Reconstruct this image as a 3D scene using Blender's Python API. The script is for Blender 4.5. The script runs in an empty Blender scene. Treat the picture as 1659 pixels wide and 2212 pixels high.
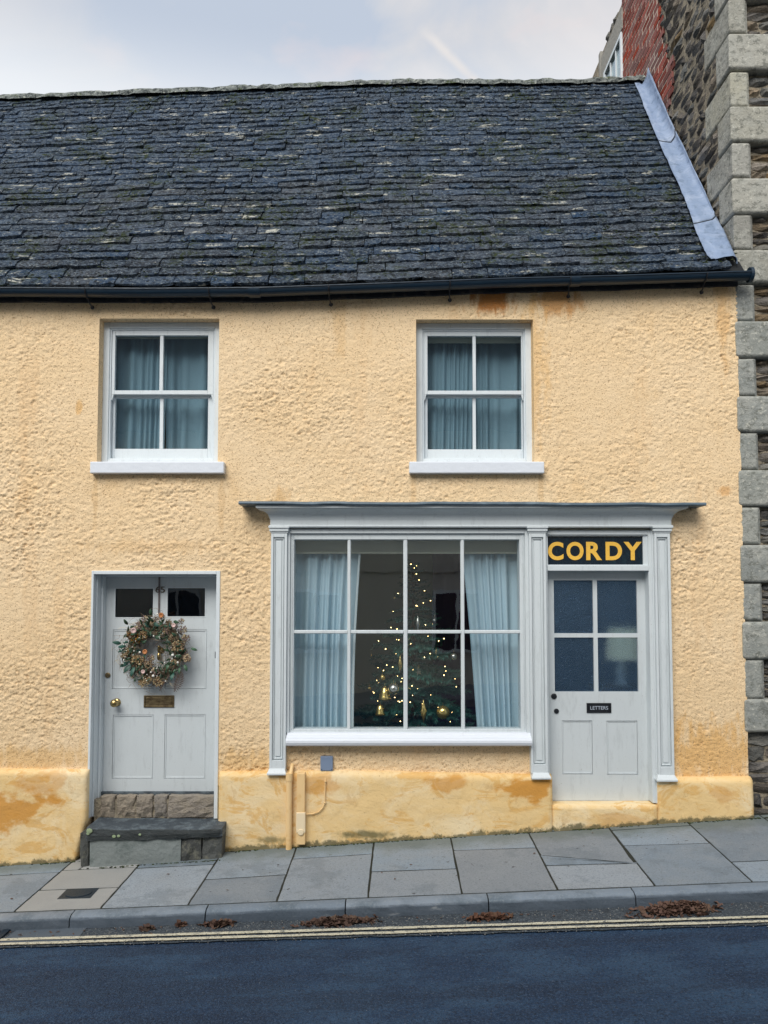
import bpy, math, random
import numpy as np
from mathutils import Vector, Matrix, Euler
R = random.Random(7)
sc = bpy.context.scene
COL = sc.collection

# ---------------------------------------------------------------- camera
FPX, PX, PY, HOR = 1661.0, 829.5, 1203.0, 1290.0
PITCH = math.atan((HOR - PY) / FPX)
CY, CZ = -6.2, 1.96
cam_d = bpy.data.cameras.new('camera'); cam = bpy.data.objects.new('camera', cam_d); COL.objects.link(cam)
cam_d.sensor_fit = 'VERTICAL'; cam_d.sensor_height = 36; cam_d.lens = 36 * FPX / 2212
cam_d.shift_y = (PY - 1106) / 2212; cam_d.shift_x = 0
cam_d.clip_start = 0.05; cam_d.clip_end = 2000
cam.location = (0, CY, CZ); cam.rotation_euler = (math.pi / 2 + PITCH, 0, 0)
sc.camera = cam

# ---------------------------------------------------------------- sky, sun, exposure
SUN_EL, SUN_AZ = math.radians(44), math.radians(202)      # azimuth clockwise from +Y
w = bpy.data.worlds.new('World'); sc.world = w; w.use_nodes = True
nt = w.node_tree; nt.nodes.clear()
def wn(t, **k):
    n = nt.nodes.new(t)
    for a, b in k.items(): setattr(n, a, b)
    return n
out = wn('ShaderNodeOutputWorld'); bg = wn('ShaderNodeBackground'); bg.inputs['Strength'].default_value = 0.12
sky = wn('ShaderNodeTexSky'); sky.sky_type = 'NISHITA'; sky.sun_disc = False
sky.sun_elevation = SUN_EL; sky.sun_rotation = SUN_AZ; sky.air_density = 1.2; sky.dust_density = 1.5
tc = wn('ShaderNodeTexCoord')
mp = wn('ShaderNodeMapping'); mp.inputs['Scale'].default_value = (1, 1, 2.2)
nt.links.new(tc.outputs['Generated'], mp.inputs['Vector'])
nz = wn('ShaderNodeTexNoise'); nz.inputs['Scale'].default_value = 3.4; nz.inputs['Detail'].default_value = 7; nz.inputs['Roughness'].default_value = .52; nz.inputs['Distortion'].default_value = .6
nt.links.new(mp.outputs[0], nz.inputs['Vector'])
rp = wn('ShaderNodeValToRGB'); rp.color_ramp.elements[0].position = .36; rp.color_ramp.elements[1].position = .64
rp.color_ramp.elements[0].color = (3.3, 3.7, 4.35, 1); rp.color_ramp.elements[1].color = (5.0, 4.75, 4.7, 1)
e = rp.color_ramp.elements.new(.5); e.color = (4.15, 4.2, 4.4, 1)
nt.links.new(nz.outputs['Fac'], rp.inputs['Fac'])
nz2 = wn('ShaderNodeTexNoise'); nz2.inputs['Scale'].default_value = 6.0; nz2.inputs['Detail'].default_value = 5
nt.links.new(mp.outputs[0], nz2.inputs['Vector'])
rp2 = wn('ShaderNodeValToRGB'); rp2.color_ramp.elements[0].position = .56; rp2.color_ramp.elements[1].position = .74
rp2.color_ramp.elements[0].color = (0, 0, 0, 1); rp2.color_ramp.elements[1].color = (.55, .55, .55, 1)
nt.links.new(nz2.outputs['Fac'], rp2.inputs['Fac'])
mxp = wn('ShaderNodeMix', data_type='RGBA'); mxp.inputs['B'].default_value = (5.6, 4.5, 4.2, 1)
nt.links.new(rp2.outputs['Color'], mxp.inputs['Factor']); nt.links.new(rp.outputs['Color'], mxp.inputs['A'])
# brighter, whiter cloud low over the horizon all the way round
sp = wn('ShaderNodeSeparateXYZ'); nt.links.new(tc.outputs['Generated'], sp.inputs[0])
mr = wn('ShaderNodeMapRange'); mr.inputs['From Min'].default_value = .50; mr.inputs['From Max'].default_value = .61; mr.inputs['To Min'].default_value = 1; mr.inputs['To Max'].default_value = 0
mr.interpolation_type = 'SMOOTHSTEP'
nt.links.new(sp.outputs['Z'], mr.inputs['Value'])
mxh = wn('ShaderNodeMix', data_type='RGBA'); mxh.inputs['B'].default_value = (5.5, 5.7, 5.9, 1)
nt.links.new(mr.outputs[0], mxh.inputs['Factor']); nt.links.new(mxp.outputs['Result'], mxh.inputs['A'])
mxn = wn('ShaderNodeMix', data_type='RGBA'); mxn.inputs['Factor'].default_value = .93
nt.links.new(sky.outputs[0], mxn.inputs['A']); nt.links.new(mxh.outputs['Result'], mxn.inputs['B'])
WLAST = (nt, mxn, bg, tc)
nt.links.new(bg.outputs[0], out.inputs['Surface'])
sd = bpy.data.lights.new('sun', 'SUN'); sd.energy = 2.3; sd.angle = math.radians(38); sd.color = (1, .97, .92)
so = bpy.data.objects.new('sun', sd); COL.objects.link(so)
sdir = Vector((math.sin(SUN_AZ) * math.cos(SUN_EL), math.cos(SUN_AZ) * math.cos(SUN_EL), math.sin(SUN_EL)))
so.location = sdir * 30; so.rotation_euler = sdir.to_track_quat('Z', 'Y').to_euler()
sc.view_settings.view_transform = 'Standard'; sc.view_settings.look = 'None'
sc.view_settings.gamma = 1; sc.view_settings.use_curve_mapping = False; sc.view_settings.exposure = 0.5
sc.cycles.max_bounces = 8; sc.cycles.transparent_max_bounces = 16; sc.cycles.caustics_reflective = False
sc.cycles.sample_clamp_indirect = 4
sc.cycles.denoising_prefilter = 'NONE'; sc.cycles.denoising_input_passes = 'RGB_ALBEDO_NORMAL'

# ---------------------------------------------------------------- measuring helpers: where a sight line meets a plane of the place
cp, sp_ = math.cos(PITCH), math.sin(PITCH)
def ray(x, y):
    u, v = x - PX, PY - y
    return u, FPX * cp - v * sp_, FPX * sp_ + v * cp
def U(x, y, Y=0.0):
    a, b, c = ray(x, y); t = (Y - CY) / b
    return t * a, CZ + t * c
def UX(x, y, Y=0.0): return U(x, y, Y)[0]
def UZ(y, Y=0.0, x=PX): return U(x, y, Y)[1]
GA, GB, GC = .0458, .0625, .03
def pave_z(X, Y): return GA + GB * X + GC * Y
def onplane(x, y, a, b, c):
    dx, dy, dz = ray(x, y)
    t = (a + c * CY - CZ) / (dz - b * dx - c * dy)
    return t * dx, CY + t * dy, CZ + t * dz
def GP(x, y): return onplane(x, y, GA, GB, GC)
k0, k1 = GP(0, 1972), GP(1600, 1907)
KS = (k1[1] - k0[1]) / (k1[0] - k0[0]); KC = k0[1] - KS * k0[0]
def kerbY(X): return KC + KS * X                       # inner line of the kerb
# road: passes 0.12 below the kerb's front line, rises towards the crown
KW = .105
def road_coef():
    c = -.028
    # z at kerb front Y=kerbY-KW : pave_z - .125
    # a + b X + c Y ; Y=KC-KW+KS X
    b = GB + GC * KS - c * KS
    a = GA + GC * (KC - KW) - .085 - c * (KC - KW)
    return a, b, c
RA, RB, RC = road_coef()
def road_z(X, Y): return RA + RB * X + RC * Y
def RP(x, y): return onplane(x, y, RA, RB, RC)

# ---------------------------------------------------------------- numpy noise
def _h(ix, iy, s):
    n = (ix * 374761393 + iy * 668265263 + s * 1442695041) & 0xffffffff
    n = ((n ^ (n >> 13)) * 1274126177) & 0xffffffff
    n = ((n ^ (n >> 16)) * 2246822519) & 0xffffffff
    return ((n ^ (n >> 15)) & 0xffff) / 65535.0
def vn(x, y, s=0):
    x = np.asarray(x, float); y = np.asarray(y, float)
    ix = np.floor(x).astype(np.int64); iy = np.floor(y).astype(np.int64)
    fx = x - ix; fy = y - iy; fx = fx * fx * (3 - 2 * fx); fy = fy * fy * (3 - 2 * fy)
    a = _h(ix, iy, s); b = _h(ix + 1, iy, s); c = _h(ix, iy + 1, s); d = _h(ix + 1, iy + 1, s)
    return (a * (1 - fx) + b * fx) * (1 - fy) + (c * (1 - fx) + d * fx) * fy
def fb(x, y, s=0, o=4):
    t = 0; a = .5; n = 0
    for i in range(o):
        t = t + a * vn(x * 2 ** i + 17.3 * i, y * 2 ** i + 9.1 * i, s + i); n += a; a *= .5
    return t / n
def n1(x, s=0): return float(vn(x, s * 3.7 + .5, s)) * 2 - 1

# ---------------------------------------------------------------- materials
MATS = {}
class M:
    def __init__(s, name, color=(.5, .5, .5), rough=.7, metal=0, spec=.4):
        s.m = bpy.data.materials.new(name); s.m.use_nodes = True; s.t = s.m.node_tree
        s.b = s.t.nodes['Principled BSDF']; s.b.inputs['Roughness'].default_value = rough
        s.b.inputs['Metallic'].default_value = metal; s.b.inputs['Specular IOR Level'].default_value = spec
        s.c = s.rgb(color); s.h = None
        s.g = s.n('ShaderNodeNewGeometry').outputs['Position']
        MATS[name] = s.m
    def n(s, t, **k):
        x = s.t.nodes.new(t)
        for a, b in k.items(): setattr(x, a, b)
        return x
    def rgb(s, c):
        x = s.n('ShaderNodeRGB'); x.outputs[0].default_value = (*c, 1); return x.outputs[0]
    def L(s, a, b): s.t.links.new(a, b)
    def pos(s, scale=(1, 1, 1), rot=(0, 0, 0), loc=(0, 0, 0), rnd=False):
        x = s.n('ShaderNodeMapping'); x.inputs['Scale'].default_value = scale; x.inputs['Rotation'].default_value = rot; x.inputs['Location'].default_value = loc
        s.L(s.g, x.inputs[0])
        if rnd:
            oi = s.n('ShaderNodeObjectInfo'); v = s.n('ShaderNodeVectorMath', operation='MULTIPLY_ADD')
            cb = s.n('ShaderNodeCombineXYZ'); s.L(oi.outputs['Random'], cb.inputs[0]); s.L(oi.outputs['Random'], cb.inputs[2])
            s.L(cb.outputs[0], v.inputs[0]); v.inputs[1].default_value = (37, 0, 53); s.L(x.outputs[0], v.inputs[2]); return v.outputs[0]
        return x.outputs[0]
    def noise(s, scale, detail=4, rough=.5, st=(1, 1, 1), dist=0, loc=(0, 0, 0), rot=(0, 0, 0), rnd=False):
        x = s.n('ShaderNodeTexNoise'); x.inputs['Scale'].default_value = scale; x.inputs['Detail'].default_value = detail
        x.inputs['Roughness'].default_value = rough; x.inputs['Distortion'].default_value = dist
        s.L(s.pos(st, rot, loc, rnd), x.inputs['Vector']); return x.outputs['Fac']
    def voro(s, scale, st=(1, 1, 1), feat='F1', rand=1):
        x = s.n('ShaderNodeTexVoronoi', feature=feat); x.inputs['Scale'].default_value = scale; x.inputs['Randomness'].default_value = rand
        s.L(s.pos(st), x.inputs['Vector']); return x.outputs['Distance']
    def rng(s, v, a, b, c=0, d=1):
        x = s.n('ShaderNodeMapRange', interpolation_type='SMOOTHSTEP'); s.L(v, x.inputs['Value'])
        for k, q in zip(('From Min', 'From Max', 'To Min', 'To Max'), (a, b, c, d)): x.inputs[k].default_value = q
        return x.outputs[0]
    def math(s, op, a, b=None):
        x = s.n('ShaderNodeMath', operation=op)
        for i, q in enumerate((a, b)):
            if q is None: continue
            if isinstance(q, (int, float)): x.inputs[i].default_value = q
            else: s.L(q, x.inputs[i])
        return x.outputs[0]
    def mix(s, fac, color, mode='MIX'):
        x = s.n('ShaderNodeMix', data_type='RGBA', blend_type=mode)
        if isinstance(fac, (int, float)): x.inputs['Factor'].default_value = fac
        else: s.L(fac, x.inputs['Factor'])
        s.L(s.c, x.inputs['A'])
        if isinstance(color, tuple): x.inputs['B'].default_value = (*color, 1)
        else: s.L(color, x.inputs['B'])
        s.c = x.outputs['Result']; return s
    def spot(s, c, r, soft=.5, wob=.25, scale=4, st=(1, 1, 1)):
        """irregular blotch round a place c with radii r"""
        v = s.n('ShaderNodeVectorMath', operation='SUBTRACT'); s.L(s.g, v.inputs[0]); v.inputs[1].default_value = c
        d = s.n('ShaderNodeVectorMath', operation='DIVIDE'); s.L(v.outputs[0], d.inputs[0]); d.inputs[1].default_value = r
        l = s.n('ShaderNodeVectorMath', operation='LENGTH'); s.L(d.outputs[0], l.inputs[0])
        q = s.math('ADD', l.outputs['Value'], s.math('MULTIPLY', s.math('SUBTRACT', s.noise(scale, 5, .6, st), .5), wob * 8))
        return s.rng(q, 1 + soft, 1 - soft)
    def tint(s, amt, hue=.0, lo=None):
        """per-object brightness (and warm or cool) difference"""
        oi = s.n('ShaderNodeObjectInfo'); h = s.n('ShaderNodeHueSaturation')
        mr = s.n('ShaderNodeMapRange'); s.L(oi.outputs['Random'], mr.inputs[0]); mr.inputs[3].default_value = 1 - amt; mr.inputs[4].default_value = 1 + amt
        s.L(mr.outputs[0], h.inputs['Value']); s.L(s.c, h.inputs['Color'])
        if hue:
            w_ = s.n('ShaderNodeTexWhiteNoise', noise_dimensions='1D'); s.L(oi.outputs['Random'], w_.inputs['W'])
            m2 = s.n('ShaderNodeMapRange'); s.L(w_.outputs['Value'], m2.inputs[0]); m2.inputs[3].default_value = 1 - hue; m2.inputs[4].default_value = 1 + hue
            s.L(m2.outputs[0], h.inputs['Saturation'])
        s.c = h.outputs[0]; return s
    def bump(s, hgt, dist=.01, strength=1):
        x = s.n('ShaderNodeBump'); x.inputs['Strength'].default_value = strength; x.inputs['Distance'].default_value = dist
        s.L(hgt, x.inputs['Height'])
        if s.h: s.L(s.h, x.inputs['Normal'])
        s.h = x.outputs[0]; return s
    def done(s):
        s.L(s.c, s.b.inputs['Base Color'])
        if s.h: s.L(s.h, s.b.inputs['Normal'])
        return s.m
def P3(x, y, Y=0): a = U(x, y, Y); return (a[0], Y, a[1])

# roughcast
m = M('roughcast_render', (.83, .62, .375), .92, spec=.15)
m.mix(m.rng(m.noise(1.1, 4, .6), .35, .7), (.86, .665, .43))
m.mix(m.rng(m.noise(3.2, 5, .6, (1, 1, .6), loc=(3, 0, 1)), .55, .8, 0, .6), (.80, .545, .28))
m.mix(m.rng(m.noise(18, 4, .6), .5, .78, 0, .4), (.76, .53, .29))
for px, py, rx, rz, col, st in ((1065, 648, .17, .10, (.50, .20, .05), .95), (1205, 650, .16, .12, (.60, .28, .08), .75), (1150, 800, .12, .5, (.78, .50, .22), .6), (600, 1085, .12, .1, (.62, .36, .13), .5), (205, 1075, .02, .22, (.66, .44, .22), .5), (478, 1090, .025, .26, (.66, .44, .22), .45), (892, 1060, .02, .18, (.66, .44, .22), .45), (1168, 1065, .02, .2, (.66, .44, .22), .5), (735, 700, .05, .25, (.74, .48, .22), .4), (330, 1180, .5, .05, (.72, .48, .24), .4),
                            (1560, 640, .05, .5, (.66, .36, .11), .45), (170, 880, .03, .05, (.72, .40, .12), .6), (1565, 1060, .05, .04, (.68, .34, .1), .6), (1530, 1630, .45, .22, (.74, .42, .13), .7), (60, 1640, .6, .08, (.70, .42, .14), .5), (520, 1650, .3, .1, (.75, .46, .17), .5)):
    c = P3(px, py); k = m.spot(c, (rx, 1, rz), .5, .45, 16, (1, 1, .35)); m.mix(m.math('MULTIPLY', k, st), col)
m.mix(m.rng(m.noise(75, 2, .6, (1, 1, 1.5)), .57, .66, 0, .8), (.36, .225, .12))
m.mix(m.rng(m.noise(1.3, 5, .7, (2.2, 1, .35), loc=(2, 2, 2)), .56, .70, 0, .4), (.74, .50, .27))
m.bump(m.noise(130, 4, .65), .006, .8)
m.bump(m.noise(75, 3, .6, (1, 1, 1.5)), .006, .5)
m.done()
# painted plinth
m = M('painted_plinth', (.78, .56, .27), .8, spec=.25)
m.mix(m.rng(m.noise(2.3, 6, .62, (1, 1, 1.4), .8), .4, .68), (.82, .665, .42))
m.mix(m.rng(m.noise(3.1, 8, .7, (1, 1, 1.8), 1.2, loc=(5, 1, 2)), .52, .61, 0, .8), (.70, .42, .14))
m.mix(m.rng(m.noise(14, 6, .75, (1, 1, .5), .6, loc=(1, 1, 2)), .56, .64, 0, .45), (.62, .41, .19))
m.mix(m.rng(m.noise(38, 4, .7), .64, .70, 0, .5), (.40, .27, .13))
m.mix(m.rng(m.noise(9, 5, .7, (1, 1, 1.6), .8), .55, .8, 0, .35), (.58, .36, .15))
for px, py, rx, rz, st in ((20, 1740, .28, .16, .9), (80, 1690, .22, .1, .5), (1130, 1705, .22, .08, .95), (960, 1690, .14, .06, .7), (690, 1690, .14, .07, .5), (1330, 1770, .3, .05, .4), (1560, 1720, .1, .06, .45)):
    k = m.spot(P3(px, py), (rx, 1, rz), .35, .5, 6, (1, 1, 1.5)); m.mix(m.math('MULTIPLY', k, st), (.60, .285, .055))
for px, py, rx, rz, st in ((790, 1803, .16, .028, .8), (590, 1815, .10, .025, .7)):
    k = m.spot(P3(px, py, -.06), (rx, 1, rz), .6, .35, 14); m.mix(m.math('MULTIPLY', k, st), (.10, .10, .045))
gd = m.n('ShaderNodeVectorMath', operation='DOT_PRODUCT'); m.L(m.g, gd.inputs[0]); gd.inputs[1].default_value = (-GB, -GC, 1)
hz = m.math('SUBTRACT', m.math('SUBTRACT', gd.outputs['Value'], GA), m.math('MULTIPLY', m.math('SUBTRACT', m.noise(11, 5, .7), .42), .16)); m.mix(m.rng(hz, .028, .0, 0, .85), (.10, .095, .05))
m.bump(m.noise(5, 6, .62, (1, 1, 1.3), .3), .018, .7); m.bump(m.noise(60, 4, .6), .003, .6)
m.done()
# stone roof
def stone_roof(name, amt):
    m = M(name, (.030, .046, .074), .85, spec=.25)
    m.tint(amt, .5)
    m.mix(m.rng(m.noise(5, 6, .7, (1, 1, 1)), .42, .62, 0, .8), (.012, .019, .030))
    m.mix(m.rng(m.noise(26, 6, .78, (1, 1, 1.3)), .47, .58, 0, .7), (.115, .15, .19))
    m.mix(m.rng(m.noise(44, 6, .8, (1, 1, 1.5), loc=(3, 5, 1)), .57, .64, 0, .9), (.38, .41, .40))
    m.mix(m.math('MULTIPLY', m.rng(m.noise(2.6, 3, .6, loc=(9, 4, 7)), .50, .62), m.rng(m.noise(24, 5, .75), .47, .58)), (.030, .044, .014))
    v = m.voro(24, (1, 1, 1.4)); pit = m.rng(v, .40, .16)
    pm = m.math('MULTIPLY', pit, m.rng(m.noise(12, 2), .42, .54)); m.mix(m.math('MULTIPLY', pm, .9), (.012, .016, .018))
    m.mix(m.math('MULTIPLY', m.rng(m.noise(3.2, 3, .6, (1.2, 1, 5), loc=(1, 8, 3)), .62, .67), m.rng(m.noise(30, 4, .7, loc=(1, 1, 1)), .42, .55)), (.48, .48, .42))
    m.bump(m.noise(28, 6, .75), .03, 1); m.bump(m.math('SUBTRACT', 1.0, pm), .014, .9)
    return m.done()
stone_roof('roof_stone', .5)
m = M('roof_underlay', (.012, .014, .016), .95); m.done()
m = M('ridge_mortar', (.20, .22, .21), .95)
m.mix(m.rng(m.noise(20, 5, .7), .45, .6), (.05, .06, .06)); m.mix(m.rng(m.noise(35, 5, .7, loc=(2, 2, 2)), .56, .68), (.52, .54, .46)); m.mix(m.rng(m.noise(9, 4, .7, loc=(6, 2, 2)), .55, .68), (.05, .07, .02)); m.bump(m.noise(30, 5, .7), .02); m.done()
m = M('moss', (.028, .045, .012), .95); m.mix(m.noise(40, 3), (.05, .065, .02)); m.done()
# paint
def paint(name, col, rough=.42):
    m = M(name, col, rough, spec=.45)
    m.mix(m.rng(m.noise(2.5, 5, .6), .4, .75, 0, .22), tuple(c * .82 for c in col))
    m.mix(m.rng(m.noise(22, 6, .75, (1, 1, .2)), .52, .66, 0, .28), tuple(c * .62 for c in col)); m.mix(m.rng(m.noise(60, 4, .8), .64, .69, 0, .55), (.30, .28, .25))
    m.bump(m.noise(70, 4, .6, (1, 1, .15)), .0015, .5); return m.done()
paint('white_paint', (.66, .715, .745)); paint('door_paint', (.57, .615, .635), .38); paint('shop_paint', (.62, .67, .69))
m = M('sill_paint', (.69, .73, .79), .5); m.bump(m.noise(16, 5, .6), .006, .6); m.mix(m.rng(m.noise(30, 4, .7), .62, .8, 0, .4), (.5, .5, .5)); m.done()
m = M('black_gutter', (.008, .024, .045), .33, spec=.5); m.mix(m.rng(m.noise(6, 6, .7, (.3, 1, 1)), .5, .8, 0, .5), (.03, .06, .085)); m.bump(m.noise(25, 3), .002); m.done()
m = M('dark_fascia', (.03, .035, .042), .85); m.mix(m.rng(m.noise(14, 5, .7), .5, .7), (.09, .08, .07)); m.bump(m.noise(30, 4), .01); m.done()
m = M('lead_sheet', (.20, .27, .40), .5, .0, spec=.5)
m.mix(m.rng(m.noise(5, 6, .65, (1, 1, .8), 1), .4, .72), (.30, .37, .50)); m.mix(m.rng(m.noise(13, 5, .7), .52, .66, 0, .7), (.12, .17, .25)); m.bump(m.noise(7, 4, .5, (1, 1, 1), .6), .03, .9); m.done()
m = M('dark_lead', (.075, .115, .15), .5, spec=.5); m.mix(m.rng(m.noise(11, 5, .7, (.5, 1, 1)), .48, .75), (.16, .22, .27)); m.bump(m.noise(20, 4), .006); m.done()
# brass and irons
m = M('brass', (.48, .36, .16), .3, 1); m.mix(m.rng(m.noise(30, 5, .7), .45, .7, 0, .7), (.24, .17, .08)); m.done()
m = M('dull_brass', (.26, .20, .11), .42, .85); m.mix(m.rng(m.noise(22, 5, .7, (1, 1, 2)), .42, .65), (.12, .085, .05)); m.done()
m = M('black_iron', (.03, .033, .04), .4, .6); m.bump(m.noise(60, 3), .002); m.done()
m = M('bronze_digits', (.09, .075, .06), .4, .5); m.done()
m = M('pale_lettering', (.42, .47, .55), .5); m.done()
m = M('gold_letters', (.88, .52, .08), .45, .1); m.mix(m.rng(m.noise(16, 5, .7, (1, 1, 1.5)), .5, .75, 0, .55), (.62, .34, .04)); m.mix(m.rng(m.noise(60, 3), .7, .74, 0, .7), (.1, .07, .02)); m.done()
m = M('black_glass_sign', (.008, .016, .026), .12, spec=.6); m.mix(m.rng(m.noise(9, 6, .8, (1, 1, .5)), .5, .75, 0, .7), (.02, .055, .075)); m.bump(m.noise(14, 5, .7), .004); m.done()
# glass
def glass(name, tint, gl=.07, bump=.0, bscale=3, rough=.01, refl=(.9, .95, 1)):
    mt = bpy.data.materials.new(name); mt.use_nodes = True; t = mt.node_tree; t.nodes.clear()
    o = t.nodes.new('ShaderNodeOutputMaterial'); tr = t.nodes.new('ShaderNodeBsdfTransparent'); tr.inputs[0].default_value = (*tint, 1)
    g = t.nodes.new('ShaderNodeBsdfGlossy'); g.inputs['Roughness'].default_value = rough; g.inputs['Color'].default_value = (*refl, 1)
    lw = t.nodes.new('ShaderNodeLayerWeight'); lw.inputs[0].default_value = .5
    pw = t.nodes.new('ShaderNodeMath'); pw.operation = 'POWER'; pw.inputs[1].default_value = 5; t.links.new(lw.outputs['Facing'], pw.inputs[0])
    ad = t.nodes.new('ShaderNodeMath'); ad.operation = 'MULTIPLY_ADD'; ad.inputs[1].default_value = .85; ad.inputs[2].default_value = gl + .04; t.links.new(pw.outputs[0], ad.inputs[0])
    mx = t.nodes.new('ShaderNodeMixShader'); t.links.new(ad.outputs[0], mx.inputs[0]); t.links.new(tr.outputs[0], mx.inputs[1]); t.links.new(g.outputs[0], mx.inputs[2])
    if bump:
        ge = t.nodes.new('ShaderNodeNewGeometry'); n = t.nodes.new('ShaderNodeTexNoise'); n.inputs['Scale'].default_value = bscale; n.inputs['Detail'].default_value = 2
        t.links.new(ge.outputs['Position'], n.inputs['Vector']); b = t.nodes.new('ShaderNodeBump'); b.inputs['Distance'].default_value = bump; t.links.new(n.outputs[0], b.inputs['Height']); t.links.new(b.outputs[0], g.inputs['Normal'])
    t.links.new(mx.outputs[0], o.inputs[0]); MATS[name] = mt; return mt
glass('window_glass', (.88, .97, 1.0), .08, .0006, 5)
glass('shop_glass', (.95, .99, 1.0), .12, .0006, 4)
glass('dark_glass', (.25, .36, .42), .03, .002, 3)
# hammered glass: bends what is behind it
m = M('hammered_glass', (.60, .74, .84), .10, spec=.5); m.b.inputs['Transmission Weight'].default_value = 1; m.b.inputs['IOR'].default_value = 1.3
m.bump(m.noise(75, 1, .5, (1, 1, 1.9), .8), .0022, 1); m.done()
gg = m.n('ShaderNodeBsdfGlossy'); gg.inputs['Roughness'].default_value = .32; gg.inputs['Color'].default_value = (.42, .68, 1, 1); m.L(m.h, gg.inputs['Normal'])
gm = m.n('ShaderNodeMixShader'); gm.inputs[0].default_value = .16; go = [n for n in m.t.nodes if n.type == 'OUTPUT_MATERIAL'][0]; m.L(m.b.outputs[0], gm.inputs[1]); m.L(gg.outputs[0], gm.inputs[2]); m.L(gm.outputs[0], go.inputs[0])
# cloth
def cloth(name, col, tr=.35):
    m = M(name, col, .9, spec=.1); m.mix(m.rng(m.noise(220, 2, .6, (1, 1, 1)), .4, .7, 0, .25), tuple(c * .75 for c in col)); m.done()
    t = m.t; o = [n for n in t.nodes if n.type == 'OUTPUT_MATERIAL'][0]; tl = m.n('ShaderNodeBsdfTranslucent'); m.L(m.c, tl.inputs[0])
    mx = m.n('ShaderNodeMixShader'); mx.inputs[0].default_value = tr; m.L(m.b.outputs[0], mx.inputs[1]); m.L(tl.outputs[0], mx.inputs[2]); m.L(mx.outputs[0], o.inputs[0])
cloth('upstairs_curtain', (.33, .46, .53)); cloth('shop_curtain', (.60, .78, .88), .25); cloth('curtain_lining', (.85, .92, .93)); cloth('roller_blind', (.66, .66, .55), .2)
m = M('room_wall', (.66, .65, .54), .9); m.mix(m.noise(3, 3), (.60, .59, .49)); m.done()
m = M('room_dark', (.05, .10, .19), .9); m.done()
m = M('purple_drape', (.07, .02, .08), .9); m.done()
m = M('room_floor', (.30, .23, .16), .6); m.done()
# ground
m = M('paving_stone', (.225, .265, .305), .82, spec=.3); m.tint(.22, .4)
m.mix(m.rng(m.noise(3, 5, .6), .4, .7, 0, .55), (.255, .275, .29)); m.mix(m.rng(m.noise(80, 4, .8), .5, .64, 0, .6), (.11, .13, .15)); m.mix(m.rng(m.noise(9, 5, .7), .58, .75, 0, .35), (.12, .145, .14))
m.mix(m.rng(m.noise(21, 2), .72, .735, 0, .8), (.05, .05, .055)); m.mix(m.rng(m.noise(26, 6, .8), .58, .66, 0, .5), (.32, .35, .37)); m.mix(m.rng(m.noise(2.2, 7, .72, loc=(3, 3, 0)), .53, .60, 0, .35), (.12, .145, .165))
# green-grey tide of algae beside the wall, where the slabs stay damp
gy = m.n('ShaderNodeSeparateXYZ'); m.L(m.g, gy.inputs[0])
dm = m.math('ADD', gy.outputs['Y'], m.math('MULTIPLY', m.math('SUBTRACT', m.noise(5, 4, .6), .5), .35)); m.mix(m.rng(dm, -.36, -.10, 0, .62), (.10, .125, .105))
m.bump(m.noise(90, 4, .7), .003, .7); m.bump(m.noise(5, 4), .01, .5); m.done()
m = M('pale_paving_stone', (.32, .325, .315), .85); m.tint(.06)
m.mix(m.rng(m.noise(4, 5, .6), .4, .7, 0, .6), (.27, .275, .27)); m.mix(m.rng(m.noise(110, 3, .7), .55, .75, 0, .5), (.17, .18, .18)); m.bump(m.noise(90, 4, .7), .003, .7); m.done()
m = M('kerb_stone', (.20, .235, .275), .85); m.tint(.10, .3)
m.mix(m.rng(m.noise(5, 6, .65), .42, .7, 0, .7), (.09, .12, .145)); m.mix(m.rng(m.noise(70, 4, .8), .52, .64, 0, .5), (.27, .30, .32))
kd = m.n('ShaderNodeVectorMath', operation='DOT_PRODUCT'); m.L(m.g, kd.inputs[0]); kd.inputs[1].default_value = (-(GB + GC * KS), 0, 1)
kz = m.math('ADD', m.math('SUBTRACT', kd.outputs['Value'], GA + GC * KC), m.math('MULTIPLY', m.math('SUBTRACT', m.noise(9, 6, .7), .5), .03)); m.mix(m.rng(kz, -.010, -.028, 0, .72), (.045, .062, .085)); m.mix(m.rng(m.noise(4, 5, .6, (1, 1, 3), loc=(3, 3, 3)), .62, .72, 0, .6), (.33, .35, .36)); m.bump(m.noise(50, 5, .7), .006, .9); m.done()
m = M('joint_earth', (.016, .019, .015), .95); m.mix(m.noise(30, 4), (.03, .032, .022)); m.bump(m.noise(60, 4), .006); m.done()
m = M('asphalt', (.012, .042, .100), .78, spec=.35)
m.mix(m.rng(m.noise(2.6, 7, .72, (.6, 1, 1)), .42, .60, 0, .8), (.036, .090, .170)); m.mix(m.rng(m.noise(1.5, 6, .7, (.3, 2, 1), loc=(4, 4, 0)), .48, .60, 0, .6), (.006, .018, .046))
m.mix(m.rng(m.noise(85, 4, .85), .47, .60, 0, .75), (.055, .105, .19)); m.mix(m.rng(m.noise(60, 3, .8, loc=(7, 1, 1)), .52, .62, 0, .7), (.010, .020, .042)); m.mix(m.rng(m.noise(70, 2, .6, loc=(2, 3, 1)), .70, .74, 0, .5), (.30, .34, .38))
m.bump(m.voro(110), .010, 1); m.bump(m.noise(50, 4, .75), .014, 1); m.done()
m = M('old_asphalt', (.042, .055, .07), .85)
m.mix(m.rng(m.noise(60, 4, .8), .46, .66, 0, .8), (.13, .15, .16)); m.mix(m.rng(m.noise(75, 2, .6, loc=(2, 3, 1)), .66, .71, 0, .85), (.42, .44, .44)); m.mix(m.rng(m.noise(10, 4, .7), .55, .7, 0, .6), (.025, .03, .035)); m.bump(m.voro(75), .012, 1); m.done()
m = M('concrete_patch', (.10, .125, .15), .85); m.mix(m.noise(6, 5), (.07, .09, .115)); m.bump(m.noise(70, 4, .7), .004); m.done()
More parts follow.
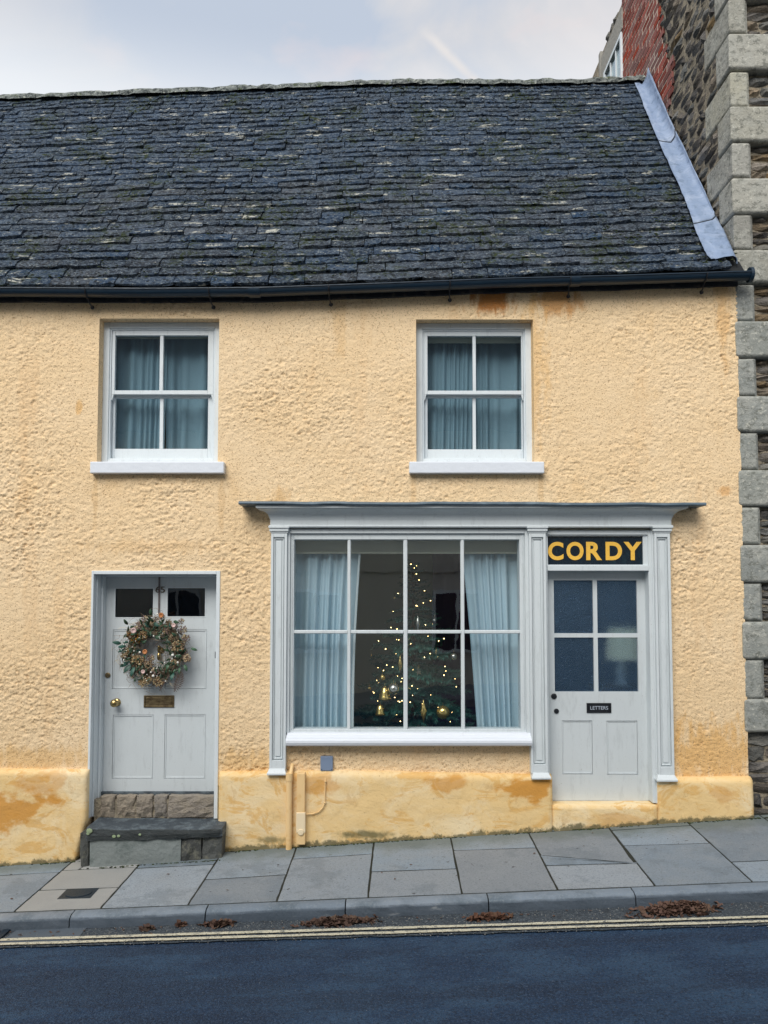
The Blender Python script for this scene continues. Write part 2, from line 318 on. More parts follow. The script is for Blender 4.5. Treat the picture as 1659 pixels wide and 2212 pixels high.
m = M('road_paint', (.60, .57, .44), .8); m.mix(m.rng(m.noise(14, 6, .75), .5, .68, 0, .85), (.36, .36, .31)); m.mix(m.rng(m.noise(40, 6, .85), .53, .60, 0, .95), (.05, .065, .085)); m.bump(m.voro(110), .006, .8); m.done()
m = M('cast_iron', (.028, .045, .065), .5, .5); m.bump(m.noise(50, 4), .003); m.done()
# stones
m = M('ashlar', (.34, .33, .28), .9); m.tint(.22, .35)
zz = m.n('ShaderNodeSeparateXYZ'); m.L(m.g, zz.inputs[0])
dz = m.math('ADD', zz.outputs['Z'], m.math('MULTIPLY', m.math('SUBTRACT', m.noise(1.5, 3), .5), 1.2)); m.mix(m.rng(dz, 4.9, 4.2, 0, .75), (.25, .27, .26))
m.mix(m.rng(m.noise(4, 7, .75), .44, .60, 0, .6), (.40, .40, .36)); m.mix(m.rng(m.noise(14, 7, .78, (1, 1, 1.5)), .50, .60, 0, .75), (.13, .135, .115)); m.mix(m.rng(m.noise(30, 6, .75, loc=(4, 4, 4)), .56, .63, 0, .7), (.56, .55, .48))
m.bump(m.noise(11, 6, .7), .02, .9); m.bump(m.noise(60, 4, .7), .005, .8); m.done()
def rub(name, col, alt, t=.45):
    m = M(name, col, .92); m.tint(t, .7)
    m.mix(m.rng(m.noise(6, 5, .7), .45, .62, 0, .7), alt); m.mix(m.rng(m.noise(45, 5, .75), .55, .7, 0, .6), (.36, .30, .20)); m.mix(m.rng(m.noise(30, 4, .7, loc=(3, 1, 1)), .55, .7, 0, .6), (.035, .035, .035))
    m.bump(m.noise(30, 6, .75, (1, 1, 1.8)), .03, 1); m.done()
rub('rubble_dark', (.15, .135, .12), (.07, .072, .075)); rub('rubble_brown', (.26, .21, .155), (.11, .095, .075)); rub('rubble_grey', (.21, .205, .19), (.10, .11, .11))
m = M('lime_mortar', (.36, .31, .23), .95); m.mix(m.rng(m.noise(9, 5, .7), .45, .65), (.22, .19, .14)); m.mix(m.rng(m.noise(40, 5, .7), .5, .66), (.12, .105, .085)); m.bump(m.noise(40, 5, .7), .02); m.done()
m = M('dark_mortar', (.12, .115, .10), .95); m.bump(m.noise(40, 5, .7), .02); m.done()
m = M('red_brick', (.235, .070, .055), .9); m.tint(.4, .35); m.mix(m.rng(m.noise(30, 5, .7), .5, .7, 0, .5), (.20, .05, .04)); m.mix(m.rng(m.noise(60, 4, .8), .62, .7, 0, .5), (.5, .35, .27)); m.bump(m.noise(50, 4), .006); m.done()
m = M('brick_mortar', (.60, .50, .41), .95); m.bump(m.noise(50, 4), .006); m.done()
m = M('pale_render', (.36, .34, .30), .9); m.mix(m.noise(8, 5, .7), (.25, .25, .23)); m.bump(m.noise(30, 4), .01); m.done()
m = M('riser_stone', (.31, .275, .235), .9); m.tint(.15, .5)
m.mix(m.rng(m.noise(9, 5, .7, (1, 1, 2)), .45, .65), (.33, .285, .225)); m.mix(m.rng(m.noise(28, 5, .75, (1, 1, 2)), .55, .68, 0, .8), (.085, .075, .065)); m.bump(m.noise(16, 6, .75, (1, 1, 2.5)), .03); m.done()
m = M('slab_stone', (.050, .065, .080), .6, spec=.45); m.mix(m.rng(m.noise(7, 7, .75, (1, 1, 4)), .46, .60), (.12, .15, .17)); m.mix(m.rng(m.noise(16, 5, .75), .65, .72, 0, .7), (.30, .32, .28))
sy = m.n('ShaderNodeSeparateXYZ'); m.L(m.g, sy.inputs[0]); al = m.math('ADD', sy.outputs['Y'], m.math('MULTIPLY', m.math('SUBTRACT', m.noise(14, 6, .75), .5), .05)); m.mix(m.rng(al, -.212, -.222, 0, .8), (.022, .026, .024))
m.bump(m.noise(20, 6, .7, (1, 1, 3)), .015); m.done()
m = M('lichen', (.34, .42, .26), .95); m.mix(m.noise(60, 4), (.2, .26, .15)); m.done()
m = M('step_concrete', (.20, .225, .22), .9); m.mix(m.rng(m.noise(7, 5, .7), .45, .65), (.13, .155, .15)); m.mix(m.rng(m.noise(50, 4, .7), .6, .72, 0, .7), (.30, .32, .31)); m.bump(m.noise(40, 5), .008); m.done()
m = M('dark_stone', (.085, .09, .085), .9); m.tint(.2, .3); m.mix(m.rng(m.noise(12, 5, .7), .5, .65), (.16, .16, .13)); m.mix(m.rng(m.noise(5, 4, .7, loc=(1, 5, 3)), .6, .7, 0, .6), (.045, .06, .02)); m.bump(m.noise(25, 6, .75), .02); m.done()
m = M('grey_plastic', (.19, .25, .36), .5); m.done()
m = M('pipe_paint', (.80, .56, .28), .5); m.mix(m.rng(m.noise(12, 4), .5, .7), (.72, .46, .19)); m.done()
m = M('cream_trunking', (.82, .68, .46), .55); m.mix(m.rng(m.noise(10, 5, .7), .55, .75), (.74, .50, .24)); m.done()
# plants
def leafm(name, a, b, r=.5):
    m = M(name, a, r, spec=.4); m.tint(.35, .3); m.mix(m.noise(20, 3), b); m.done()
leafm('wreath_leaf', (.025, .075, .035), (.05, .11, .06)); leafm('wreath_leaf_blue', (.02, .075, .060), (.04, .105, .075)); leafm('wreath_leaf_dark', (.012, .03, .014), (.02, .05, .02)); leafm('dry_leaf', (.15, .085, .06), (.08, .04, .028), .85)
leafm('dry_twig', (.16, .11, .075), (.30, .25, .18), .9); leafm('dry_flower', (.40, .28, .15), (.24, .13, .06), .9); leafm('cream_flower', (.66, .55, .36), (.45, .35, .18), .9); leafm('brown_fern', (.085, .045, .03), (.13, .08, .05), .8)
leafm('ochre_flower', (.42, .24, .07), (.25, .12, .03), .9); leafm('mauve_flower', (.30, .22, .21), (.2, .14, .14), .9)
m = M('orange_slice', (.42, .17, .06), .6); m.done(); m = M('pink_slice', (.62, .45, .42), .6); m.done(); m = M('slice_centre', (.14, .035, .02), .7); m.done(); m = M('white_berry', (.75, .74, .68), .4); m.done(); m = M('brown_ribbon', (.10, .06, .055), .7); m.done()
leafm('fir_needle', (.03, .11, .085), (.06, .18, .14), .6)
m = M('bark', (.06, .04, .025), .9); m.done()
m = M('gold_bauble', (.85, .62, .22), .22, .9); m.done(); m = M('silver_bauble', (.75, .74, .68), .2, .9); m.done(); m = M('red_cord', (.35, .02, .02), .6); m.done()
def emit(name, col, st):
    m = M(name, col, .5); m.b.inputs['Emission Color'].default_value = (*col, 1); m.b.inputs['Emission Strength'].default_value = st; m.done()
emit('fairy_bulb', (1, .68, .26), 9); emit('lit_lampshade', (.80, .78, .55), .16)
m = M('lamp_base', (.55, .58, .6), .2); m.done()
m = M('opposite_render', (.62, .60, .53), .9); m.mix(m.noise(4, 4), (.52, .51, .46)); m.done()
m = M('opposite_roof', (.07, .075, .085), .9); m.done()

# ---------------------------------------------------------------- mesh helpers
ORG = {}
class MB:
    def __init__(s): s.v = []; s.f = []; s.mi = []
    def add(s, vs, fs, mi=0):
        k = len(s.v); s.v += [tuple(v) for v in vs]; s.f += [tuple(i + k for i in f) for f in fs]; s.mi += [mi] * len(fs); return s
    def box(s, x0, x1, y0, y1, z0, z1, mi=0):
        if x0 > x1: x0, x1 = x1, x0
        if y0 > y1: y0, y1 = y1, y0
        if z0 > z1: z0, z1 = z1, z0
        return s.add([(x0, y0, z0), (x1, y0, z0), (x1, y1, z0), (x0, y1, z0), (x0, y0, z1), (x1, y0, z1), (x1, y1, z1), (x0, y1, z1)],
                     [(0, 3, 2, 1), (4, 5, 6, 7), (0, 1, 5, 4), (1, 2, 6, 5), (2, 3, 7, 6), (3, 0, 4, 7)], mi)
    def prism(s, poly, d, mi=0):
        """poly: list of 3D points (CCW seen from +d side), extruded by -d (vector)"""
        n = len(poly); P = [Vector(p) for p in poly]; Q = [p - Vector(d) for p in P]
        fs = [tuple(range(n)), tuple(range(2 * n - 1, n - 1, -1))] + [(i, i + n, (i + 1) % n + n, (i + 1) % n) for i in range(n)]
        return s.add(P + Q, fs, mi)
    def tube(s, pts, r, n=8, mi=0, cap=True):
        P = [Vector(p) for p in pts]; rs = r if isinstance(r, (list, tuple)) else [r] * len(P); vs = []; fs = []
        for i, p in enumerate(P):
            t = (P[min(i + 1, len(P) - 1)] - P[max(i - 1, 0)]).normalized()
            a = t.orthogonal().normalized() if i == 0 else (a - t * a.dot(t)).normalized(); b = t.cross(a)
            for k in range(n):
                q = 2 * math.pi * k / n; vs.append(p + (a * math.cos(q) + b * math.sin(q)) * rs[i])
        for i in range(len(P) - 1):
            for k in range(n):
                fs.append((i * n + k, i * n + (k + 1) % n, (i + 1) * n + (k + 1) % n, (i + 1) * n + k))
        if cap: fs += [tuple(range(n))[::-1], tuple(range((len(P) - 1) * n, len(P) * n))]
        return s.add(vs, fs, mi)
    def lathe(s, prof, c, axis=(0, -1, 0), n=16, mi=0):
        """prof: (radius, distance along axis) pairs"""
        ax = Vector(axis).normalized(); a = ax.orthogonal().normalized(); b = ax.cross(a); c = Vector(c); vs = []; fs = []
        for r, h in prof:
            for k in range(n):
                q = 2 * math.pi * k / n; vs.append(c + ax * h + (a * math.cos(q) + b * math.sin(q)) * max(r, 1e-5))
        for i in range(len(prof) - 1):
            for k in range(n): fs.append((i * n + k, i * n + (k + 1) % n, (i + 1) * n + (k + 1) % n, (i + 1) * n + k))
        fs += [tuple(range(n))[::-1], tuple(range((len(prof) - 1) * n, len(prof) * n))]
        return s.add(vs, fs, mi)
    def ball(s, c, r, n=8, m=6, mi=0, sq=(1, 1, 1)):
        vs = []; fs = []; c = Vector(c)
        for i in range(m + 1):
            th = math.pi * i / m
            for k in range(n):
                ph = 2 * math.pi * k / n; vs.append(c + Vector((math.sin(th) * math.cos(ph) * r * sq[0], math.sin(th) * math.sin(ph) * r * sq[1], math.cos(th) * r * sq[2])))
        for i in range(m):
            for k in range(n): fs.append((i * n + k, (i + 1) * n + k, (i + 1) * n + (k + 1) % n, i * n + (k + 1) % n))
        return s.add(vs, fs, mi)
    def build(s, name, mats, parent=None, bevel=0, smooth=False, origin=None):
        return obj(name, np.array(s.v, float), s.f, mats, parent, bevel, smooth, s.mi, origin)
def obj(name, v, f, mats, parent=None, bevel=0, smooth=False, mi=None, origin=None, auto=None):
    if isinstance(mats, str): mats = [mats]
    v = np.asarray(v, float)
    o = np.array(origin) if origin is not None else np.array([(v[:, 0].min() + v[:, 0].max()) / 2, (v[:, 1].min() + v[:, 1].max()) / 2, v[:, 2].min()])
    me = bpy.data.meshes.new(name)
    if isinstance(f, np.ndarray):
        me.vertices.add(len(v)); me.vertices.foreach_set('co', (v - o).astype(np.float32).ravel())
        k = f.shape[1]; me.loops.add(f.size); me.loops.foreach_set('vertex_index', f.astype(np.int32).ravel())
        me.polygons.add(len(f)); me.polygons.foreach_set('loop_start', np.arange(0, f.size, k, dtype=np.int32)); me.update(calc_edges=True)
    else:
        me.from_pydata((v - o).tolist(), [], f)
    for q in mats: me.materials.append(MATS[q])
    if mi is not None and len(mats) > 1: me.polygons.foreach_set('material_index', mi)
    if smooth: me.polygons.foreach_set('use_smooth', [True] * len(me.polygons))
    me.update()
    ob = bpy.data.objects.new(name, me); COL.objects.link(ob)
    po = np.zeros(3)
    if parent is not None: ob.parent = parent; po = ORG[parent.name]
    ob.location = tuple(o - po); ORG[ob.name] = o
    if bevel:
        b = ob.modifiers.new('bevel', 'BEVEL'); b.width = bevel; b.segments = 2; b.limit_method = 'ANGLE'; b.angle_limit = .6
    return ob
def empty(name, loc, parent=None):
    o = bpy.data.objects.new(name, None); COL.objects.link(o); loc = np.array(loc, float); po = np.zeros(3)
    if parent is not None: o.parent = parent; po = ORG[parent.name]
    o.location = tuple(loc - po); ORG[o.name] = loc; o.empty_display_size = .1; return o
def tag(o, label=None, cat=None, group=None, kind=None):
    if label: o['label'] = label
    if cat: o['category'] = cat
    if group: o['group'] = group
    if kind: o['kind'] = kind
    return o
def inst(name, me, parent, loc, rot=(0, 0, 0), scale=(1, 1, 1)):
    o = bpy.data.objects.new(name, me); COL.objects.link(o); loc = np.array(loc, float); po = np.zeros(3)
    if parent is not None: o.parent = parent; po = ORG[parent.name]
    o.location = tuple(loc - po); o.rotation_euler = rot; o.scale = scale if isinstance(scale, (tuple, list)) else (scale,) * 3; ORG[o.name] = loc; return o
def mesh_of(mb, name, mats, smooth=False):
    me = bpy.data.meshes.new(name); me.from_pydata([tuple(v) for v in mb.v], [], mb.f)
    for q in ([mats] if isinstance(mats, str) else mats): me.materials.append(MATS[q])
    if not isinstance(mats, str): me.polygons.foreach_set('material_index', mb.mi)
    if smooth: me.polygons.foreach_set('use_smooth', [True] * len(me.polygons))
    me.update(); return me
def pxbox(mb, x0, x1, y0, y1, Ya, Yb, ref=None, mi=0):
    """box whose front face (at depth Ya) covers the given sight lines"""
    xa = UX(x0, (y0 + y1) / 2, Ya); xb = UX(x1, (y0 + y1) / 2, Ya); za = UZ(y0, Ya); zb = UZ(y1, Ya)
    return mb.box(xa, xb, Ya, Yb, zb, za, mi)
def ringframe(mb, x0, x1, z0, z1, t, Ya, Yb, tb=None, tt=None):
    tb = t if tb is None else tb; tt = t if tt is None else tt
    mb.box(x0, x0 + t, Ya, Yb, z0, z1); mb.box(x1 - t, x1, Ya, Yb, z0, z1)
    mb.box(x0 + t, x1 - t, Ya, Yb, z1 - tt, z1); mb.box(x0 + t, x1 - t, Ya, Yb, z0, z0 + tb)
def text_mesh(body, size, extrude=.002, offset=0, bold=1):
    cu = bpy.data.curves.new('lettering', 'FONT'); cu.body = body; cu.size = size; cu.extrude = extrude; cu.offset = offset; cu.resolution_u = 6
    o = bpy.data.objects.new('lettering', cu); COL.objects.link(o); dg = bpy.context.evaluated_depsgraph_get(); dg.update()
    me = bpy.data.meshes.new_from_object(o.evaluated_get(dg)); bpy.data.objects.remove(o); bpy.data.curves.remove(cu); return me
def lettering(name, body, parent, x0, x1, z0, z1, Y, mat, offset=0, depth=.003):
    """flat lettering standing upright, scaled to fill the given rectangle"""
    me = text_mesh(body, 1, .02, offset); n = len(me.vertices); co = np.empty(n * 3); me.vertices.foreach_get('co', co); co = co.reshape(-1, 3)
    a = co.min(0); b = co.max(0); v = np.empty_like(co)
    v[:, 0] = x0 + (co[:, 0] - a[0]) / (b[0] - a[0]) * (x1 - x0); v[:, 2] = z0 + (co[:, 1] - a[1]) / (b[1] - a[1]) * (z1 - z0); v[:, 1] = Y - (co[:, 2] - a[2]) / (b[2] - a[2]) * depth
    fs = [tuple(p.vertices) for p in me.polygons]; return obj(name, v, fs, mat, parent)

# ================================================================ THE HOUSE
XL = -5.2
XR = UX(1598, 900)                                     # right end of the rendered wall
house = empty('house', (0, 0, pave_z(0, 0)))
tag(house, 'two storey cream rendered cottage with stone slate roof and grey shopfront', 'house')

# openings, in metres on the wall plane
def rect(x0, x1, y0, y1, Y=0): ym = (y0 + y1) / 2; return [UX(x0, ym, Y), UX(x1, ym, Y), UZ(y1, Y), UZ(y0, Y)]
W1 = rect(212, 472, 688, 1003); W2 = rect(899, 1153, 690, 1003)
D1 = rect(193, 473, 1233, 1790)
SH = rect(592, 1448, 1110, 1606); SD = rect(1160, 1440, 1500, 1760)
PLT = UZ(1664)                                          # plinth top
YG = -.115
def gz(X, off=0):                                        # gutter centre height at world X
    xpx = PX + FPX * X / (YG - CY); return float(np.interp(xpx, [-600, 0, 300, 560, 830, 1100, 1350, 1620], [UZ(639, YG), UZ(627, YG), UZ(629, YG), UZ(627, YG), UZ(617.5, YG), UZ(607, YG), UZ(601, YG), UZ(592, YG)])) + off
# ---- wall front, real relief
def wallgrid():
    hx = .0085; ztop = UZ(640, 0, 0) + .35; zb = PLT - .12
    bx = sorted({XL, XR, W1[0], W1[1], W2[0], W2[1], D1[0], D1[1], SH[0], SH[1], SD[0], SD[1], -3.35})
    bz = sorted({zb, ztop, W1[2], W1[3], W2[2], W2[3], D1[3], SH[2], SH[3]})
    def fill(b, h, coarse=None):
        o = []
        for a, c in zip(b[:-1], b[1:]):
            hh = .04 if (coarse is not None and c <= coarse + 1e-6) else h
            n = max(1, round((c - a) / hh)); o += list(np.linspace(a, c, n + 1)[:-1])
        return np.array(o + [b[-1]])
    xs = fill(bx, hx, -3.35); zs = fill(bz, hx); X, Z = np.meshgrid(xs, zs)
    d = np.full(X.shape, 9.)
    for a in (W1, W2, D1, SH):
        dx = np.maximum(np.maximum(a[0] - X, X - a[1]), 0); dz = np.maximum(np.maximum(a[2] - Z, Z - a[3]), 0); d = np.minimum(d, np.hypot(dx, dz))
    msk = np.clip(d / .03, 0, 1)
    wx = X + .018 * (fb(X * 9, Z * 9, 31) - .5) + .35 * Z; wz = Z + .018 * (fb(X * 9, Z * 9, 33) - .5) - .12 * X; amp = .12 + 1.9 * fb(X * 1.7, Z * 1.7, 5, 3) ** 1.7
    a1 = .5 * vn(wx * 60, wz * 84, 1) + .5 * vn(wx * 104, wz * 130, 2); a2 = vn(X * 105, Z * 105, 4); a3 = vn(wx * 21, wz * 34, 6)
    pit = np.clip((vn(wx * 50, Z * 85, 9) - .74) / .12, 0, 1)
    dens = .10 * (fb(X * 2.3 + 5, Z * 2.3, 14, 3) - .5)
    h = .0062 * np.clip((a1 + .30 * a3 - .62 + dens) / .20, 0, 1) + .0034 * a2 + .0022 * a3 - .0085 * pit
    Y = -(h * amp * msk) + .004 * msk - .015 * (fb(X * .8, Z * .8, 21, 3) - .5) * np.clip(d / .3, 0, 1) 
    Xo = X + np.where(X > XR - .012, .007 * (fb(Z * 6, Z * 0, 3, 3) - .5) * 2, 0)
    gzv = np.interp(X, [-5.2, -3, -1, 0, 1, 2, 3], [gz(q) for q in (-5.2, -3, -1, 0, 1, 2, 3)]); Z = np.minimum(Z, gzv + .03)
    v = np.stack([Xo, Y, Z], -1).reshape(-1, 3); nx, nz = len(xs), len(zs)
    i, j = np.meshgrid(np.arange(nx - 1), np.arange(nz - 1)); cx = (xs[i] + xs[i + 1]) / 2; cz = (zs[j] + zs[j + 1]) / 2
    keep = np.ones(cx.shape, bool)
    for a in (W1, W2, D1, SH): keep &= ~((cx > a[0]) & (cx < a[1]) & (cz > a[2]) & (cz < a[3]))
    keep &= ~((cx > SD[0]) & (cx < SD[1]) & (cz < SH[3])); keep &= ~((cx > D1[0]) & (cx < D1[1]) & (cz < D1[3]))
    i = i[keep]; j = j[keep]; k = j * nx + i; f = np.stack([k, k + 1, k + 1 + nx, k + nx], -1)
    used = np.unique(f); mp_ = np.full(len(v), -1); mp_[used] = np.arange(len(used))
    return obj('wall', v[used], mp_[f], 'roughcast_render', house, smooth=True)
wall = wallgrid()
# reveals of the openings and the end return of the wall
def reveal(a, dp, zlo):
    mb = MB(); z0, z1 = zlo, a[3]
    mb.add([(a[0], 0, z0), (a[0], 0, z1), (a[0] + .010, dp, z1), (a[0] + .010, dp, z0), (a[1], 0, z0), (a[1], 0, z1), (a[1] - .004, dp, z1), (a[1] - .004, dp, z0)], [(0, 3, 2, 1), (4, 5, 6, 7), (1, 2, 6, 5), (0, 4, 7, 3)])
    mb.build('reveal', 'roughcast_render', house)
reveal(W1, .17, W1[2]); reveal(W2, .17, W2[2]); reveal(D1, .3, -.35)
# ---- shell: back wall, end walls, floors and partitions seen through the glass
ZF1 = UZ(1730, .05); ZTOP = UZ(620, 0, 0)
mb = MB(); mb.box(XL, XR, 4.4, 4.5, -.5, ZTOP); mb.box(XL, XL + .1, .2, 4.4, -.5, ZTOP); mb.box(XR - .12, XR - .03, .02, 4.4, -.3, ZTOP + .1)
mb.build('rear_wall', 'room_wall', house)
mb = MB(); fz = ZF1 - .02; mb.box(XL + .1, XR - .12, .2, 4.4, fz - .1, fz); mb.build('shop_floor', 'room_floor', house)
zc = UZ(1135, .2); mb = MB(); mb.box(XL + .1, XR - .12, .19, 4.4, zc, zc + .18); mb.build('room_ceiling', 'room_wall', house)
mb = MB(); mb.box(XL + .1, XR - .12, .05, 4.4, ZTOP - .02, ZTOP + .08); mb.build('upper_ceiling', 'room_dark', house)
mb = MB(); xp = UX(575, 1300, .2); mb.box(xp - .1, xp, .19, 4.4, fz, zc); xq = UX(1158, 1300, .2); mb.box(xq, xq + .06, .19, 3.2, fz, zc); mb.box(UX(700, 1300, .2), UX(715, 1300, .2), .19, 4.4, zc + .18, ZTOP - .02)
mb.box(xp, UX(960, 1300, 3), 2.9, 3.0, fz, zc); mb.build('partition_wall', 'room_wall', house)
# dark hall behind the shop door
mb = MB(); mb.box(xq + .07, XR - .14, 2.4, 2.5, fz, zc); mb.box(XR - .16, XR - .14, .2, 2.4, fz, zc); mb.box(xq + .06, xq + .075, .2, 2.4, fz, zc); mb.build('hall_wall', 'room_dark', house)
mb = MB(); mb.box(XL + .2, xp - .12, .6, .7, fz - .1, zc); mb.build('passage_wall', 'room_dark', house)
# inner face of the front wall, thickness
mb = MB()
def holewall(zlo, zhi, holes, x0, x1, Ya, Yb):
    hs = sorted(holes); x = x0
    for h in hs:
        mb.box(x, h[0], Ya, Yb, zlo, zhi); mb.box(h[0], h[1], Ya, Yb, h[3], zhi)
        if h[2] > zlo: mb.box(h[0], h[1], Ya, Yb, zlo, h[2])
        x = h[1]
    mb.box(x, x1, Ya, Yb, zlo, zhi)
holewall(zc + .05, ZTOP, [W1, W2], XL, XR - .12, .172, .19)
holewall(-.4, zc + .05, [D1[:2] + [-.4, D1[3]], [SH[0], SH[1] - .02, SH[2], SH[3]]], XL, XR - .12, .172, .19)
mb.build('inner_wall', 'room_wall', house)
# fascia board under the gutter
def eave_y(x): return np.interp(x, [0, 560, 1100, 1600], [621, 617, 602, 587])
mb = MB(); xs = np.linspace(XL, XR + .0, 50); vs = []
for X in xs:
    z = gz(X); b = z - .050 - .008 * abs(n1(X * 9, 2)); vs += [(X, -.022, b), (X, -.022, z + .02), (X, -.006, b - .004)]
fs = []
for i in range(len(xs) - 1): k = i * 3; fs += [(k, k + 3, k + 4, k + 1), (k + 2, k + 5, k + 3, k)]
obj('fascia', vs, fs, 'dark_fascia', house)

# ---- plinth
def plinth(x0, x1, ztop, name='plinth', slant=0, cap=.045, flat=False, back=.03):
    nx = max(4, int((x1 - x0) / .02)); rows = 26; V = []; us = np.linspace(0, 1, nx)
    zb = -.55
    for r in range(rows + 5):
        row = []
        for u in us:
            X = x0 + (x1 - x0) * u; zt = ztop(X)
            if r <= rows: z = zb + (zt - zb) * r / rows; y = -.062
            else:
                q = (r - rows) / 4; z = zt + (cap * math.sin(q * 1.57) if not flat else .004 * q); y = -.062 + (.062 * (1 - math.cos(q * 1.57)) if not flat else (back + .062) * q)
                if r == rows + 4: y = back
            wv = .013 * (fb(X * 3, z * 4, 41, 4) - .5) + .006 * (fb(X * 14, z * 18, 44, 3) - .5)
            if r <= rows + 2: y += float(wv)
            z += float(.012 * (fb(X * 2.5, r * 0 + .5, 46, 3) - .5)) if r > rows - 2 else 0
            sl = -slant * max(0, (UZ(1772, -.06) - z)) * max(0, u * 8 - 7) if slant else 0
            e = min((X - x0), (x1 - X)); 
            if e < .018: y += (.018 - e) * .9
            row.append((X + sl, y, z))
        V.append(row)
    n = len(V); v = [p for row in V for p in row]; f = []
    for r in range(n - 1):
        for c in range(nx - 1): k = r * nx + c; f.append((k, k + 1, k + 1 + nx, k + nx))
    # ends
    k0_ = len(v); v += [(p[0], back, p[2]) for p in (V[r][0] for r in range(n))]; f += [(r * nx, (r + 1) * nx, k0_ + r + 1, k0_ + r) for r in range(n - 1)]
    k1_ = len(v); v += [(p[0], back, p[2]) for p in (V[r][-1] for r in range(n))]; f += [(r * nx + nx - 1, k1_ + r, k1_ + r + 1, (r + 1) * nx + nx - 1) for r in range(n - 1)]
    return obj(name, v, f, 'painted_plinth', house, smooth=True)
def zi(pts): 
    P = [U(x, y, -.06) for x, y in pts]; xs_ = [p[0] for p in P]; zs_ = [p[1] for p in P]
    return lambda X: float(np.interp(X, xs_, zs_))
plinth(XL, UX(187, 1720, -.062), zi([(0, 1676), (190, 1676)]), slant=.24)
xdL, xdR = UX(1194.5, 1740, -.06), UX(1422, 1740, -.06)
plinth(UX(471, 1740, -.062), xdL, zi([(470, 1681), (560, 1680), (670, 1679), (900, 1682), (1190, 1688)]))
plinth(xdL, xdR, zi([(1190, 1740.5), (1430, 1740)]), 'door_sill', flat=True, back=.2)
plinth(xdR, UX(1630, 1740, -.062), zi([(1420, 1692), (1630, 1693)]))

# ---- gutter
def sweepX(name, prof, xs, zf, mat, parent, smooth=True, yc=YG):
    v = []; f = []; n = len(prof)
    for X in xs:
        for (a, b) in prof: v.append((X, yc + a, zf(X) + b))
    for i in range(len(xs) - 1):
        for k in range(n - 1): p = i * n + k; f.append((p, p + 1, p + 1 + n, p + n))
    f.append(tuple(range(n))); f.append(tuple(range((len(xs) - 1) * n, len(xs) * n))[::-1])
    return obj(name, v, f, mat, parent, smooth=False)
rg_ = .054
hp = [(rg_ * math.cos(t), rg_ * math.sin(t)) for t in np.linspace(math.pi, 2 * math.pi, 13)]
prof = [(-rg_ - .006, .004), (-rg_ - .006, -.004)] + [(a, b * .95) for a, b in hp] + [(rg_ - .006, .004)] + [(.9 * a, .85 * b) for a, b in hp[::-1]]
gut = empty('gutter', (0, YG, gz(0)), house)
xe = UX(1618, 592, YG)
gx = list(np.linspace(XL, xe, 60)); sweepX('channel', prof, gx, gz, 'black_gutter', gut)
mb = MB(); mb.lathe([(.0, -.004), (.060, -.004), (.062, .02), (.050, .026), (0, .026)], (xe, YG, gz(xe) - .008), (1, 0, 0), 20); mb.build('end_cap', 'black_gutter', gut, smooth=False)
for px in (551, 1240):
    X = UX(px, 620, YG); sweepX('joint_sleeve', [(a * 1.1, b * 1.1) for a, b in hp], [X - .045, X + .045], gz, 'black_gutter', gut)
for px in (-90, 189, 454, 711, 971, 1230, 1522):
    X = UX(px, 620, YG); b = MB(); z = gz(X)
    b.tube([(X, YG + a * 1.1, z + bb * 1.1) for a, bb in hp[:9]], .006, 6); b.tube([(X, YG + .01, z - rg_ * 1.05), (X + .002, YG + .03, z - .085), (X + .01, -.03, z - .105)], [.007, .006, .009], 6)
    b.ball((X + .01, -.03, z - .105), .017, 8, 6); b.build('bracket', 'black_iron', gut)

# ---- roof
YE, YR = -.135, 2.1
ex = [(-900, 640), (0, 616), (560, 612), (830, 604), (1100, 594), (1570, 577)]
rx = [(-700, 236), (0, 214), (400, 199), (829, 181), (1000, 180), (1130, 181), (1280, 178), (1388, 173), (1450, 171)]
EX = [U(x, y, YE) for x, y in ex]; RX = [U(x, y, YR) for x, y in rx]
def zE(X): return float(np.interp(X, [p[0] for p in EX], [p[1] for p in EX]))
def zR(X): return float(np.interp(X, [p[0] for p in RX], [p[1] for p in RX])) + .0
def roofP(X, t, n=0):
    a = Vector((X, YE, zE(X))); b = Vector((X, YR, zR(X))); d = b - a; p = a + d * t
    nr = Vector((0, -d.z, d.y)).normalized(); sag = -.05 * math.sin(math.pi * t) + .02 * n1(X * .9 + t * 2, 61) * math.sin(math.pi * min(1, t * 1.2))
    return p + nr * (sag + n)
XS = UX(1388, 173, YR)                                  # side wall of the taller building
roof = empty('roof', (0, YE, zE(0)), house)
xs = np.linspace(XL, XS + .03, 40); ts = np.linspace(0, 1, 16); v = [roofP(X, t, -.035) for t in ts for X in xs]; n = len(xs)
obj('underlay', v, [(r * n + c, r * n + c + 1, (r + 1) * n + c + 1, (r + 1) * n + c) for r in range(len(ts) - 1) for c in range(n - 1)], 'roof_underlay', roof)
